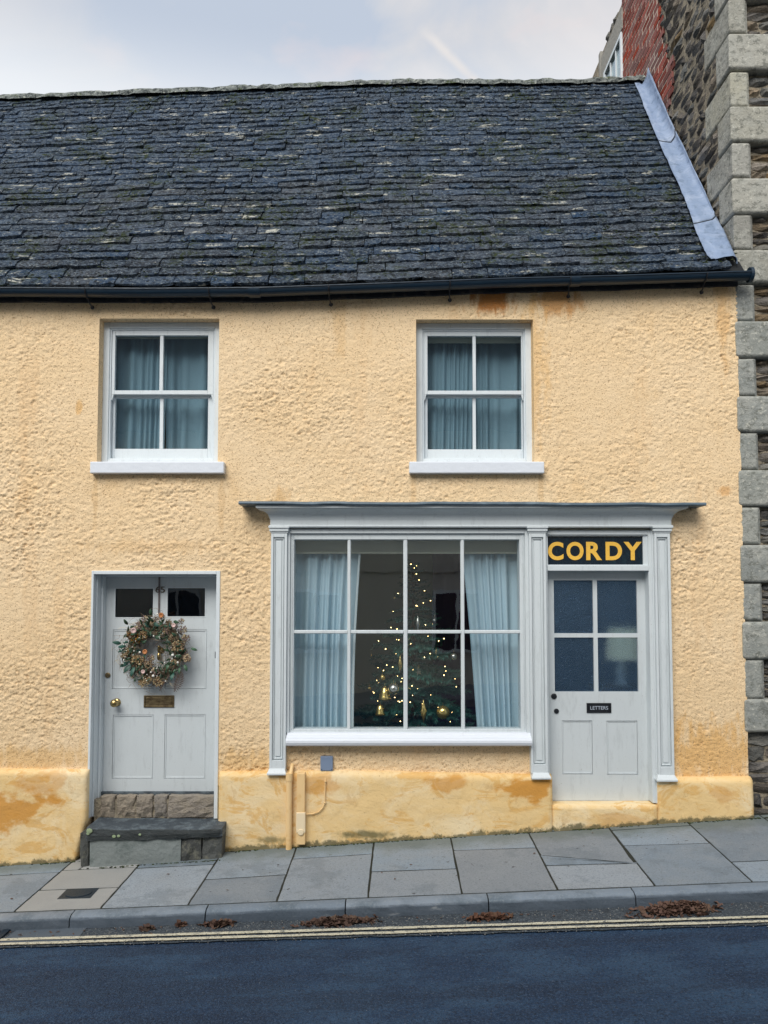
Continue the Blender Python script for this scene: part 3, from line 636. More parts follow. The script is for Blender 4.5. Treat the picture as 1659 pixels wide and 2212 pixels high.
# rear slope and the gable closure
v = [(X, y, z) for X in xs for (y, z) in ((YR, zR(X) - .03), (4.5, 4.7))]; obj('rear_slope', v, [(2 * i, 2 * i + 2, 2 * i + 3, 2 * i + 1) for i in range(n - 1)], 'roof_underlay', roof)
SL = 3.62
def slate(X0, X1, t0, ex_, th, s, d0, d1):
    """a rough stone slate: tail at slope parameter t0, exposed ex_ metres, d0/d1 tail drops; returns verts, faces"""
    nk = 6; vs = []; L = ex_ + .05; rr = random.Random(s); ph = rr.random() * 50; tw = rr.uniform(-.004, .007)
    rows = [(0, 0), (.004, 1), (.35 * L, 1), (L, 0)]
    for ri, (dd, tp) in enumerate(rows):
        for k in range(nk):
            u = k / (nk - 1); X = X0 + (X1 - X0) * u; cor = .016 * (max(0, 1 - u * (nk - 1) / .9) + max(0, 1 - (1 - u) * (nk - 1) / .9)) * rr.uniform(.2, 1.5)
            ed = .010 * n1(u * 4 + ph, 71) + cor + d0 + (d1 - d0) * u
            if ri == 3: ed *= .0; X = X0 + .004 + (X1 - X0 - .008) * u
            if ri == 0: nrm = .002
            elif ri == 1: nrm = th * (.86 + .25 * n1(u * 5 + ph + 9, 73)) + tw * (u - .5) * 2
            elif ri == 2: nrm = th * (.80 + .35 * n1(u * 4 + ph + 19, 75)) + tw * (u - .5) * 2 + .003
            else: nrm = -.004
            if ri in (0, 1) and cor > .005: nrm *= .9
            e = .006 * n1(dd * 40 + ph, 77)
            vs.append(roofP(X + (e if k in (0, nk - 1) else 0), t0 + (dd + ed) / SL, nrm))
    fs = [(r * nk + k, r * nk + k + 1, (r + 1) * nk + k + 1, (r + 1) * nk + k) for r in range(3) for k in range(nk - 1)]
    b = len(vs); vs += [roofP(X0, t0 + .3 * L / SL, -.01), roofP(X1, t0 + .3 * L / SL, -.01)]
    fs += [(0, nk, 2 * nk, b), (b, 2 * nk, 3 * nk, 3 * nk), (2 * nk - 1, nk - 1, b + 1, 3 * nk - 1)]
    fs = [f for f in fs if len(set(f)) == len(f)]
    fs.append((b, 2 * nk, 3 * nk)); fs.append((b + 1, 4 * nk - 1, 3 * nk - 1))
    return vs, fs
t = -.012; ci = 0; slates = []
while t < .985:
    exn = .132 - .050 * t + R.uniform(-.010, .010)
    X = XL + R.uniform(0, .2); wob = R.random() * 30
    while X < XS - .01:
        wd = R.choice((.17, .23, .28, .33, .4, .48)) * (1 - .38 * t) * R.uniform(.85, 1.15); XM = XS - .10 if t < .34 else XS + .02; X1 = min(X + wd, XM)
        if XM - X1 < .07: X1 = XM
        if XM - X < .03: break
        wv = .016 * n1(X * 1.3 + wob, 81); wv1 = .016 * n1(X1 * 1.3 + wob, 81); j = R.uniform(-.008, .008)
        slates.append((X + .002, X1 - .003, t, exn, R.uniform(.020, .042) * (1 - .25 * t), R.randrange(10 ** 6), wv + j, wv1 + j)); X = X1
    t += exn / SL * .98; ci += 1
def inview(s):
    a = roofP((s[0] + s[1]) / 2, max(0, s[2])); return abs(a.x) / (a.y - CY) < 832 / FPX
big = [s for s in slates if inview(s)]; big = big[:300]; bs = set(id(s) for s in big); rest = MB()
for s in slates:
    vs, fs = slate(*s)
    if id(s) in bs: obj('roof_tile', [tuple(p) for p in vs], fs, 'roof_stone', roof)
    else: rest.add(vs, fs)
tag(rest.build('upper_roof_tiles', 'roof_stone', roof), kind='stuff')
# ridge: half-round stones bedded in mortar
X = XL; 
while X < XS - .03:
    X1 = min(X + R.uniform(.38, .5), XS); b = MB(); v = []; K = 9; cols = 7
    for i in range(cols):
        x = X + .003 + (X1 - X - .006) * i / (cols - 1); j = .007 * n1(x * 9, 91)
        for k in range(K):
            q = math.pi * k / (K - 1); rr = .075 * (1 + .14 * n1(x * 20 + k * 2, 92)); v.append((x, YR - .0 - math.cos(q) * rr * 1.5, zR(x) - .075 + math.sin(q) * rr * (1.3 if 0 < k < K - 1 else 1) + j))
    obj('ridge_stone', v, [(i * K + k, i * K + k + 1, (i + 1) * K + k + 1, (i + 1) * K + k) for i in range(cols - 1) for k in range(K - 1)] + [tuple(range(K)), tuple(range((cols - 1) * K, cols * K))], 'ridge_mortar', roof, smooth=False); X = X1
# moss tufts on the slates
mb = MB()
for i in range(1500):
    tt = R.random() ** 1.6
    if R.random() < .4: X = R.uniform(1.4, XS - .05); tt = R.random() * .35
    else: X = R.uniform(-3.6, XS)
    if fb(X * 2, tt * 8, 95, 3) < .5: continue
    p = roofP(X, tt * .97 + .01, .024); r = R.uniform(.005, .014); mb.ball(p, r * .7, 5, 3, 0, (1.8, 1, .5))
tag(mb.build('roof_moss', 'moss', roof), kind='stuff')
for i in range(26):   # a few tufts stand along the ridge
    pass

# ---- lead flashing up the slope beside the taller building
LL = [(1369, 173), (1392, 232), (1415.6, 290), (1448, 362), (1480, 431), (1497, 482), (1511, 520), (1528, 556), (1547, 573)]
RR = [(1400.5, 145), (1424, 200), (1450, 261), (1485, 332), (1518, 402), (1541, 452), (1563, 500), (1580, 545), (1592, 573)]
roofplane = lambda x, y: None
def hit_roof(x, y, n=.03):
    lo, hi = 0, 1.0; dx, dy, dz = ray(x, y)
    def fun(t_):
        Yt = YE + (YR - YE) * t_; s_ = (Yt - CY) / dy; X_ = s_ * dx; return (CZ + s_ * dz) - roofP(X_, t_, n).z
    for _ in range(30):
        mid = (lo + hi) / 2
        if fun(mid) > 0: lo = mid
        else: hi = mid
    Yt = YE + (YR - YE) * lo; s_ = (Yt - CY) / dy; return Vector((s_ * dx, Yt, CZ + s_ * dz))
def fl_pt(tt, side):
    a = LL if side == 0 else RR; q = tt * (len(a) - 1); i = min(int(q), len(a) - 2); f_ = q - i
    return a[i][0] * (1 - f_) + a[i + 1][0] * f_, a[i][1] * (1 - f_) + a[i + 1][1] * f_
flash = empty('flashing', (XS, 0, 4.6), house)
for si, (ta, tb) in enumerate(((.62, 1.0), (.26, .64), (0, .28))):
    v = []; rowsn = 22
    for i in range(rowsn):
        tt = ta + (tb - ta) * i / (rowsn - 1); lx, ly = fl_pt(tt, 0); w0 = hit_roof(lx + .8 * n1(tt * 40, 3), ly, .060 + .03 * min(1, max(0, tt - .6) / .15))
        Yc = w0.y; tc_ = (Yc - YE) / (YR - YE); zc_ = roofP(XS, tc_, .04).z
        rxx, ryy = fl_pt(tt, 1); lift = .011 * si * 0 + .010 * (1 - (tt - ta) / (tb - ta)) * 0 + .009 * (i / (rowsn - 1)) + .001
        xw = XS - .012 - lift
        # right edge lies on the side wall: find its depth
        dx, dy, dz = ray(rxx, ryy); s_ = xw / dx; wr = Vector((xw, CY + s_ * dy, CZ + s_ * dz))
        for k in range(7):
            u = k / 6
            if u < .35: p = w0.lerp(Vector((xw - .03, (w0.y + wr.y) / 2, 0)), u / .35); p.z = roofP(p.x, (p.y - YE) / (YR - YE), .070 + lift + .04 * min(1, max(0, tt - .6) / .15)).z
            else:
                b0 = Vector((xw - .03, (w0.y + wr.y) / 2, 0)); b0.z = roofP(b0.x, (b0.y - YE) / (YR - YE), .076 + lift + .04 * min(1, max(0, tt - .6) / .15)).z; q = (u - .35) / .65; p = b0.lerp(wr, q); p.x = xw - .03 * (1 - min(1, q * 2.2))
            p.x += -abs(.006 * n1(tt * 31 + u * 3, 5)) ; p.z += .006 * n1(tt * 57 + u * 5, 7); v.append(p)
    if si: mb = MB(); mb.tube([tuple(p + Vector((0, -.006, -.004))) for p in v[-7:]], .0045, 5); mb.build('lap_shadow', 'dark_fascia', flash)  # dark tube stands in for the shadow line at each lead lap
    fs = [(r * 7 + k, r * 7 + k + 1, (r + 1) * 7 + k + 1, (r + 1) * 7 + k) for r in range(rowsn - 1) for k in range(6)]
    o = obj('lead_sheet', [tuple(p) for p in v], fs, 'lead_sheet', flash, smooth=True); sm = o.modifiers.new('thickness', 'SOLIDIFY'); sm.thickness = .004

# ---- upstairs sash windows
def sash_window(W, px, blind):
    gx0, gx1, gx2, gx3, gy0, gy1, gy2, gy3 = px[:8]
    fx0, fx1, z0, z1 = W[0] + .004, W[1] - .0, W[2], W[3]
    root = empty('sash_window', ((fx0 + fx1) / 2, .1, z0), house)
    YF = .085
    mb = MB(); ringframe(mb, fx0, fx1, z0, z1, .052, YF, .17, .055); mb.build('outer_frame', 'white_paint', root, bevel=.004)
    mb = MB(); ringframe(mb, fx0 + .052, fx1 - .052, z0 + .055, z1 - .052, .012, YF + .012, .17); mb.build('parting_bead', 'white_paint', root, bevel=.002)
    def sash(ya, yb, Yf, Yb, zt, zb, horn):
        xa, xb, xc, xd = (UX(g, (ya + yb) / 2, Yf) for g in (gx0, gx1, gx2, gx3)); zA, zB = UZ(ya, Yf), UZ(yb, Yf)
        L, Rr = fx0 + .066, fx1 - .066
        m_ = MB(); m_.box(L, xa, Yf, Yb, zb, zt); m_.box(xd, Rr, Yf, Yb, zb, zt); m_.box(xa, xd, Yf, Yb, zA, zt); m_.box(xa, xd, Yf, Yb, zb, zB); m_.box(xb, xc, Yf + .004, Yb, zB, zA)
        if horn:
            for hx0, hx1 in ((L, L + .02), (Rr - .02, Rr)): m_.add([(hx0, Yf, zb), (hx1, Yf, zb), (hx1, Yb, zb), (hx0, Yb, zb), (hx0 if hx0 == L else hx1 - .006, Yf + .002, zb - .05), (hx0 + .006 if hx0 == L else hx1, Yf + .002, zb - .05), (hx0 + .006 if hx0 == L else hx1, Yb - .002, zb - .05), (hx0 if hx0 == L else hx1 - .006, Yb - .002, zb - .05)], [(0, 1, 5, 4), (1, 2, 6, 5), (2, 3, 7, 6), (3, 0, 4, 7), (4, 5, 6, 7)])
        m_.build('sash', 'white_paint', root, bevel=.003)
        g_ = MB(); e_ = .004
        for p, q in ((xa, xb), (xc, xd)):
            g_ = MB(); g_.add([(p - e_, Yf + .022, zB - e_), (q + e_, Yf + .022, zB - e_), (q + e_, Yf + .022, zA + e_), (p - e_, Yf + .022, zA + e_)], [(0, 1, 2, 3)]); g_.build('pane', 'window_glass', root)
    zt = z1 - .060; zb = z0 + .062; Ym = .104
    sash(gy0, gy1, Ym, Ym + .035, zt, UZ(852, Ym), True); sash(gy2, gy3, Ym + .038, Ym + .073, UZ(853, Ym + .038), zb, False)
    s = MB(); zsill = UZ(997, -.06); s.box(UX(px[8], 1010, -.06), UX(px[9], 1010, -.06), -.06, .10, UZ(1022, -.06), zsill); so_ = s.build('sill', 'sill_paint', root, bevel=.007)
    return root
sash_window(W1, (248.3, 344.5, 352.2, 448.9, 724.5, 843.3, 860, 969.5, 194, 483.5), 0)
sash_window(W2, (923.6, 1021.2, 1028.2, 1126.6, 725.6, 843.8, 859, 970.6, 884, 1176), 1)

def curtain(name, x0, x1, z0, z1, Y, mat, folds, seed, label, amp=.02, gather=None, group='curtains behind the windows'):
    n = max(24, int((x1 - x0) / .007)); rows = 26; v = []; rr = random.Random(seed); ph = [rr.random() * 6 for _ in range(4)]
    for r in range(rows):
        q = r / (rows - 1); z = z1 + (z0 - z1) * q
        for c in range(n):
            u = c / (n - 1); w_ = 1 + .25 * math.sin(u * 5 + ph[0]); ff = u * folds * 2 * math.pi * w_ + .5 * math.sin(q * 3 + ph[1])
            sh = math.sin(ff); sh = math.copysign(abs(sh) ** .7, sh)
            y = Y + amp * (.35 + .65 * q) * sh + amp * .5 * math.sin(ff * .43 + ph[2] + q)
            X = x0 + (x1 - x0) * u
            if gather: X = gather(u, q, x0, x1)
            v.append((X, y, z))
    o = obj(name, v, [(r * n + c, r * n + c + 1, (r + 1) * n + c + 1, (r + 1) * n + c) for r in range(rows - 1) for c in range(n - 1)], mat, None, smooth=True)
    return tag(o, label, 'curtain', group)
def cx(W, a, b): return W[0] + .05 + (W[1] - W[0] - .1) * a, W[0] + .05 + (W[1] - W[0] - .1) * b
YCU = .27
for W, tx, sp_l in ((W1, 'window over the house door', (.0, .49, .47, 1.0)), (W2, 'window over the shopfront', (.0, .52, .49, 1.0))):
    a, b = cx(W, -.06, sp_l[1]); c, d = cx(W, sp_l[2], 1.06)
    side = lambda sgn: (lambda u, q, x0, x1: (x0 + (x1 - x0) * u * (1 - .05 * q)) if sgn < 0 else (x1 - (x1 - x0) * (1 - u) * (1 - .03 * q)))
    curtain('curtain', a, b, W[2] - .05, W[3] + .02, YCU, 'upstairs_curtain', 6 if W is W1 else 7, 11 if W is W1 else 12, 'sheer grey blue curtain, left half of the ' + tx, .022, side(-1))
    curtain('curtain', c, d, W[2] - .05, W[3] + .02, YCU + .035, 'upstairs_curtain', 6 if W is W1 else 8, 13 if W is W1 else 14, 'sheer grey blue curtain, right half of the ' + tx, .022, side(1))
    mb = MB(); mb.box(*cx(W, -.02, 1.02), YCU - .07, YCU - .06, W[3] - (.13 if W is W2 else .10), W[3] + .03); tag(mb.build('roller_blind', 'roller_blind'), 'rolled up grey blind at the head of the ' + tx, 'blind')

# ---- house door, number 65
door = empty('house_door', (UX(341, 1700, .19), .19, UZ(1710, .19)), house); YD = .19
lx0, lx1, lz0, lz1 = UX(214, 1480, YD), UX(466, 1480, YD), UZ(1710, YD), UZ(1243, YD)
fxa, fxb = D1[0], D1[1]; zf0 = UZ(1768, 0)
mb = MB(); t0 = .018
mb.box(fxa, fxa + t0, -.008, .24, zf0, D1[3]); mb.box(fxb - .03, fxb, -.008, .24, zf0, D1[3]); mb.box(fxa + t0, fxb - .03, -.008, .24, D1[3] - .028, D1[3])
mb.box(fxa + t0, fxa + t0 + .012, .05, .24, zf0, D1[3] - .028); mb.box(fxa + t0 + .012, fxa + .048, .125, .24, zf0, D1[3] - .028); mb.box(fxb - .042, fxb - .03, .1, .24, zf0, D1[3] - .028); mb.box(fxa + .048, fxb - .042, .125, .24, D1[3] - .045, D1[3] - .028)
mb.build('door_frame', 'white_paint', door, bevel=.003)
# leaf: stiles, rails and recessed panels
gl = [(247.6, 332.2, 1270, 1335), (360.4, 444.5, 1269, 1333)]; up = [(243, 332, 1360, 1488), (357.7, 446, 1360, 1488)]; lo = [(243, 330.5, 1544, 1682), (355, 443.5, 1543, 1682)]
def leaf(root, x0, x1, z0, z1, holes, Ya, mat, th=.04):
    xs_ = sorted({x0, x1} | {h[0] for h in holes} | {h[1] for h in holes}); zs_ = sorted({z0, z1} | {h[2] for h in holes} | {h[3] for h in holes}); v = []; f = []; idx = {}
    def vi(x, y, z):
        k = (round(x, 5), round(y, 5), round(z, 5))
        if k not in idx: idx[k] = len(v); v.append((x, y, z))
        return idx[k]
    ins = lambda x, z: any(h[0] < x < h[1] and h[2] < z < h[3] for h in holes)
    for a, b in zip(xs_[:-1], xs_[1:]):
        for c, d in zip(zs_[:-1], zs_[1:]):
            if not ins((a + b) / 2, (c + d) / 2): f.append((vi(a, Ya, c), vi(b, Ya, c), vi(b, Ya, d), vi(a, Ya, d)))
    for h in holes:
        a, b, c, d = h; Y2 = Ya + .02
        f += [(vi(a, Ya, c), vi(a, Ya, d), vi(a, Y2, d), vi(a, Y2, c)), (vi(b, Ya, d), vi(b, Ya, c), vi(b, Y2, c), vi(b, Y2, d)), (vi(a, Ya, d), vi(b, Ya, d), vi(b, Y2, d), vi(a, Y2, d)), (vi(b, Ya, c), vi(a, Ya, c), vi(a, Y2, c), vi(b, Y2, c))]
    f += [(vi(x0, Ya, z0), vi(x0, Ya, z1), vi(x0, Ya + th, z1), vi(x0, Ya + th, z0)), (vi(x1, Ya, z0), vi(x1, Ya + th, z0), vi(x1, Ya + th, z1), vi(x1, Ya, z1)), (vi(x0, Ya, z0), vi(x0, Ya + th, z0), vi(x1, Ya + th, z0), vi(x1, Ya, z0)), (vi(x0, Ya, z1), vi(x1, Ya, z1), vi(x1, Ya + th, z1), vi(x0, Ya + th, z1))]
    return obj('leaf_frame', v, f, mat, root, bevel=.0025)
def HR(r, Y): return [UX(r[0], (r[2] + r[3]) / 2, Y), UX(r[1], (r[2] + r[3]) / 2, Y), UZ(r[3], Y), UZ(r[2], Y)]
G1 = [HR(r, YD) for r in gl]; PN = [HR(r, YD) for r in up + lo]
leaf(door, lx0, lx1, lz0, lz1, G1 + PN, YD, 'door_paint')
for h in PN:
    mb = MB(); e_ = .0018; a, b, c, d = h[0] + e_, h[1] - e_, h[2] + e_, h[3] - e_; mb.box(a, b, YD + .002 + .006, YD + .03, c, d)
    mb.build('panel', 'door_paint', door)
    mb = MB(); ringframe(mb, h[0] + .002, h[1] - .002, h[2] + .002, h[3] - .002, .011, YD + .003, YD + .012); mb.build('panel_moulding', 'door_paint', door, bevel=.002)
for h in G1:
    mb = MB(); ringframe(mb, h[0], h[1], h[2], h[3], .006, YD - .002, YD + .01); mb.build('glazing_bead', 'white_paint', door)
    mb = MB(); mb.add([(h[0], YD + .015, h[2]), (h[1], YD + .015, h[2]), (h[1], YD + .015, h[3]), (h[0], YD + .015, h[3])], [(0, 1, 2, 3)]); mb.build('pane', 'dark_glass', door)
a = U(336, 1280, YD); b = U(356.5, 1267, YD); lettering('house_number', '65', door, a[0], b[0], a[1], b[1], YD - .001, 'bronze_digits', .0, .006)
c = P3(252.5, 1517, YD); mb = MB(); mb.lathe([(.033, 0), (.033, .006), (.022, .010), (.013, .016), (.012, .034), (.024, .046), (.032, .06), (.031, .072), (.02, .084), (0, .088)], c, (0, -1, 0), 24); mb.build('door_knob', 'brass', door, smooth=True)
c = P3(233, 1458.5, YD); mb = MB(); mb.lathe([(.022, 0), (.022, .006), (.016, .008), (.014, .005), (0, .005)], c, (0, -1, 0), 20); mb.build('lock', 'dull_brass', door)
def plate(parent, x0, x1, y0, y1, Y, mat, name='letter_plate', lip=.014):
    q = HR((x0, x1, y0, y1), Y); mb = MB(); ringframe(mb, *q, lip, Y - .008, Y + .002); mb.box(q[0] + lip, q[1] - lip, Y - .003, Y + .001, q[2] + lip, q[3] - lip)
    mb.box(q[0] + lip * 1.3, q[1] - lip * 1.3, Y - .010, Y - .003, q[2] + lip * 1.1, q[3] - lip * 1.25); return mb.build(name, mat, parent, bevel=.0015), q
plate(door, 311, 376.5, 1502, 1528, YD, 'dull_brass')
# knocker: backplate, urn and striker
c = P3(345.5, 1405, YD); mb = MB(); mb.lathe([(.026, 0), (.025, .007), (.012, .012), (0, .013)], (c[0] + .012, c[1], c[2]), (0, -1, 0), 18)
mb.lathe([(.004, .045), (.012, .038), (.016, .034), (.010, .024), (.014, .008), (.011, -.008), (.006, -.018), (.013, -.024), (.015, -.06), (.008, -.078), (0, -.08)], (c[0], c[1] - .028, c[2]), (0, 0, 1), 14)
mb.tube([(c[0] + .008, c[1], c[2]), (c[0], c[1] - .03, c[2])], .007, 8); mb.build('knocker', 'brass', door, smooth=True)
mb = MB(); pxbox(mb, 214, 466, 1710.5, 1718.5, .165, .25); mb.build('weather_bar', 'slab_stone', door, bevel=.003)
mb = MB(); mb.box(fxb - .05, fxb - .0305, .06, .09, UZ(1422, .06), UZ(1408, .06)); mb.build('hinge', 'black_iron', door)

# ================================================================ DOORSTEP
step = empty('doorstep', (UX(331, 1850, -.22), -.2, pave_z(-2, -.2))); tag(step, 'worn dark stone doorstep below the house door with wreath', 'doorstep')
def rock(name, x0, x1, y0, y1, z0, z1, mat, parent, j=.006, seed=0, nx=4, nz=3, rnd=.004):
    """block with an uneven face and softened edges (front towards -y)"""
    v = []; f = []
    for r in range(nz + 1):
        for c in range(nx + 1):
            e = (c in (0, nx)) or (r in (0, nz)); X = x0 + (x1 - x0) * c / nx; Z = z0 + (z1 - z0) * r / nz
            v.append((X + j * .5 * n1(seed + r * 3.1 + c, 1) * (1 if e else .5), y0 + (rnd * 2 if e else 0) + j * n1(seed + c * 1.7 + r * 5.3, 2), Z + j * .5 * n1(seed + r * 2.3 + c * 2.9, 3)))
    n = len(v); v += [(p[0], y1, p[2]) for p in v]; W_ = nx + 1
    for r in range(nz):
        for c in range(nx): k = r * W_ + c; f.append((k, k + 1, k + 1 + W_, k + W_))
    for c in range(nx): f.append((c + 1, c, n + c, n + c + 1)); k = nz * W_ + c; f.append((k, k + 1, n + k + 1, n + k))
    for r in range(nz): k = r * W_; f.append((k, k + W_, n + k + W_, n + k)); k = r * W_ + nx; f.append((k + W_, k, n + k, n + k + W_))
    return obj(name, v, f, mat, parent, bevel=rnd if rnd else 0)
zt_, zb_ = UZ(1719, .05), UZ(1767, .05); mb = MB(); mb.box(fxa + .03, fxb - .03, .068, .3, zb_ - .1, UZ(1718, .2)); mb.build('backing', 'lime_mortar', step)
ed = [213, 249, 292, 330, 362, 463]
for i, (p, q) in enumerate(zip(ed[:-1], ed[1:])): rock('riser_stone', UX(p + 1.2, 1742, .05), UX(q - 1.2, 1742, .05), .05 + .006 * (i % 2), .12, zb_, zt_ - .004, 'riser_stone', step, .013, i * 7, 5, 4, .006)
# slab with worn rounded nosing
x0, x1 = UX(184, 1795, -.23), UX(479, 1795, -.23); zs0 = zb_; nx = 40; v = []; f = []
prof = [(.06, .004), (-.05, .002), (-.17, -.001), (-.212, -.004), (-.227, -.014), (-.232, -.045), (-.226, -.082), (-.15, -.086)]
for c in range(nx + 1):
    u = c / nx; X = x0 + (x1 - x0) * u; ee = min(u, 1 - u) * (x1 - x0)
    for k, (a, b) in enumerate(prof):
        v.append((X, a + (.007 * n1(X * 11, 5 + k) + (.02 * max(0, 1 - ee / .03) if k > 1 else 0)), zs0 + b + .006 * n1(X * 7 + k, 15) - .012 * math.sin(math.pi * u) * (k < 4) + (u - .5) * (.022 if k > 4 else 0)))
K = len(prof); f = [(c * K + k, c * K + k + 1, (c + 1) * K + k + 1, (c + 1) * K + k) for c in range(nx) for k in range(K - 1)] + [tuple(range(K)), tuple(range(nx * K, (nx + 1) * K))]
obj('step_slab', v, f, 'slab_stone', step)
zl = zs0 - .083
rock('step_base', UX(193, 1830, -.215), UX(390, 1830, -.215), -.215, .0, -.4, zl, 'step_concrete', step, .004, 3, 8, 5, .003)
rock('step_stone', UX(391, 1830, -.21), UX(434, 1830, -.21), -.208, .0, -.4, zl, 'dark_stone', step, .012, 33, 4, 8)
rock('step_stone', UX(435, 1830, -.21), UX(478, 1830, -.21), -.200, .0, -.4, zl + .01, 'dark_stone', step, .012, 43, 4, 8)
rock('step_stone', UX(173, 1835, -.19), UX(192, 1835, -.19), -.19, .0, -.4, zs0 - .05, 'dark_stone', step, .014, 53, 3, 10)
mb = MB()
for px, py, r in ((193, 1795, .022), (190, 1801, .012), (302, 1803, .010), (246, 1807, .014), (256, 1806, .012)):
    c = P3(px, py, -.236); mb.ball(c, r, 9, 5, 0, (1.1, .25, .9))
tag(mb.build('lichen', 'lichen', step), kind='stuff')

# ================================================================ SHOPFRONT
shop = empty('shopfront', (UX(1015, 1600, -.05), -.05, UZ(1680)), house); YP = -.065
def pilaster(xt0, xt1, xb0, xb1, yb, bx):
    zc0 = UZ(1151, YP); zbt = UZ(yb - 14, YP); z1 = UZ(1139, YP); xm = ((xt0 + xt1) / 2 + (xb0 + xb1) / 2) / 2
    x0 = (UX(xt0, 1151, YP) + UX(xb0, yb - 14, YP)) / 2; x1 = (UX(xt1, 1151, YP) + UX(xb1, yb - 14, YP)) / 2
    mb = MB(); mb.box(x0, x1, -.045, .05, zbt, zc0)
    ringframe(mb, x0, x1, zbt, zc0, .020, YP, -.045, .07, .035); 
    mb.box(x0 + .026, x0 + .032, YP + .008, -.045, zbt + .08, zc0 - .045); mb.box(x1 - .032, x1 - .026, YP + .008, -.045, zbt + .08, zc0 - .045)
    mb.box(x0 + .032, x1 - .032, YP + .008, -.045, zc0 - .051, zc0 - .045); mb.box(x0 + .032, x1 - .032, YP + .008, -.045, zbt + .08, zbt + .086)
    mb.box(x0 + .044, x1 - .044, YP + .012, -.045, zbt + .10, zc0 - .064)
    mb.build('pilaster', 'shop_paint', shop, bevel=.0025)
    mb = MB(); mb.box(x0 - .006, x1 + .006, YP - .006, .05, zc0, zc0 + .012); mb.box(x0 - .012, x1 + .012, YP - .014, .05, zc0 + .012, zc0 + .036); mb.box(x0 - .018, x1 + .018, YP - .022, .05, zc0 + .036, z1 + .008); mb.build('capital', 'shop_paint', shop, bevel=.003)
    mb = MB(); b0, b1 = UX(bx[0], yb, YP - .03), UX(bx[1], yb, YP - .03); v = []
    for (ox, oy, z) in ((.0, .0, UZ(yb - 1, YP - .03)), (.0, .0, UZ(yb - 1, YP - .03) + .014), (.010, .016, UZ(yb - 1, YP - .03) + .034), (.016, .03, zbt + .008)):
        v += [(b0 + ox, YP - .03 + oy, z), (b1 - ox, YP - .03 + oy, z), (b1 - ox, .03, z), (b0 + ox, .03, z)]
    f = [(0, 3, 2, 1), (12, 13, 14, 15)] + [(4 * r + k, 4 * r + (k + 1) % 4, 4 * r + 4 + (k + 1) % 4, 4 * r + 4 + k) for r in range(3) for k in range(4)]
    obj('pilaster_base', v, f, 'shop_paint', shop, bevel=.003); return x0, x1
p1 = pilaster(587, 619.5, 580, 617.5, 1676, (576, 618)); p2 = pilaster(1142, 1177.5, 1148, 1186, 1685, (1149, 1191)); p3 = pilaster(1412, 1446.5, 1424, 1458.5, 1690, (1420, 1465))
# cornice with returns, lead cap
xa, xb = UX(584, 1130, -.06), UX(1449.5, 1130, -.06); zb0 = UZ(1140, -.07)
prof = [(0, zb0), (.010, zb0 + .004), (.014, zb0 + .012), (.006, zb0 + .02), (.0, zb0 + .024), (.0, UZ(1124, -.07)), (.006, UZ(1118, -.075)), (.018, UZ(1111, -.085)), (.040, UZ(1105, -.10)), (.066, UZ(1101, -.125)), (.088, UZ(1099.5, -.145)), (.090, UZ(1098, -.15)), (.100, UZ(1097, -.16)), (.102, UZ(1091.5, -.16))]
v = []
for o_, z in prof: v += [(xa - o_, 0.02, z), (xa - o_, -.065 - o_, z), (xb + o_, -.065 - o_, z), (xb + o_, .02, z)]
f = [(4 * r + k, 4 * r + k + 1, 4 * r + 5 + k, 4 * r + 4 + k) for r in range(len(prof) - 1) for k in range(3)]; k = 4 * (len(prof) - 1); f.append((k, k + 1, k + 2, k + 3))
obj('cornice', v, f, 'shop_paint', shop)
ca, cb = UX(515, 1086, -.19), UX(1526, 1090, -.19); nx = 50; v = []; zt = UZ(1091, -.165)
for i in range(nx + 1):
    X = ca + (cb - ca) * i / nx; j = .004 * n1(X * 5, 22); s_ = (X - ca) / (cb - ca) * -.012
    for (a, b) in ((.01, .045), (-.10, .034), (-.178, .026), (-.190, .020), (-.193, .008), (-.188, .0), (-.10, .002), (.01, .002)): v.append((X, a + j * .4, zt + b + j + s_ + .003))
f = [(c * 8 + k, c * 8 + k + 1, (c + 1) * 8 + k + 1, (c + 1) * 8 + k) for c in range(nx) for k in range(7)] + [tuple(range(8)), tuple(range(nx * 8, nx * 8 + 8))]
obj('lead_cap', v, f, 'dark_lead', shop)
# main window frame
gx = [635.5, 750.4, 758, 871.3, 880.4, 995, 1003, 1122]; Yg = .015
X_ = [UX(q, 1365, Yg) for q in gx]; zt1, zb1 = UZ(1166, Yg), UZ(1573.5, Yg); tz0, tz1 = UZ(1368.5, Yg), UZ(1361, Yg)
zhead = UZ(1142, -.03); x0, x1 = p1[1], p2[0]
mb = MB(); mb.box(x0, x0 + .022, -.040, .12, UZ(1583, -.04), zhead); mb.box(x1 - .028, x1, -.040, .12, UZ(1583, -.04), zhead); mb.box(x0 + .022, x1 - .028, -.040, .12, UZ(1152, -.04), zhead)
mb.build('window_frame', 'shop_paint', shop, bevel=.003)
mb = MB(); mb.box(x0 + .022, X_[0], -.018, .1, UZ(1583, -.04), UZ(1152, -.04)); mb.box(X_[7], x1 - .028, -.018, .1, UZ(1583, -.04), UZ(1152, -.04)); mb.box(X_[0], X_[7], -.018, .1, zt1, UZ(1152, -.04)); mb.box(X_[0], X_[7], -.018, .1, UZ(1583, -.04), zb1)
mb.box(x0 + .036, x0 + .042, -.026, -.018, zb1, zt1 + .03); mb.box(x1 - .046, x1 - .040, -.026, -.018, zb1, zt1 + .03)
mb.build('window_sash', 'shop_paint', shop, bevel=.003)
for a, b in ((1, 2), (3, 4), (5, 6)):
    mb = MB(); mb.box(X_[a] + .004, X_[b] - .004, -.014, .03, zb1, zt1); mb.box(X_[a], X_[b], -.004, .022, zb1, zt1); mb.build('mullion', 'shop_paint', shop, bevel=.002)
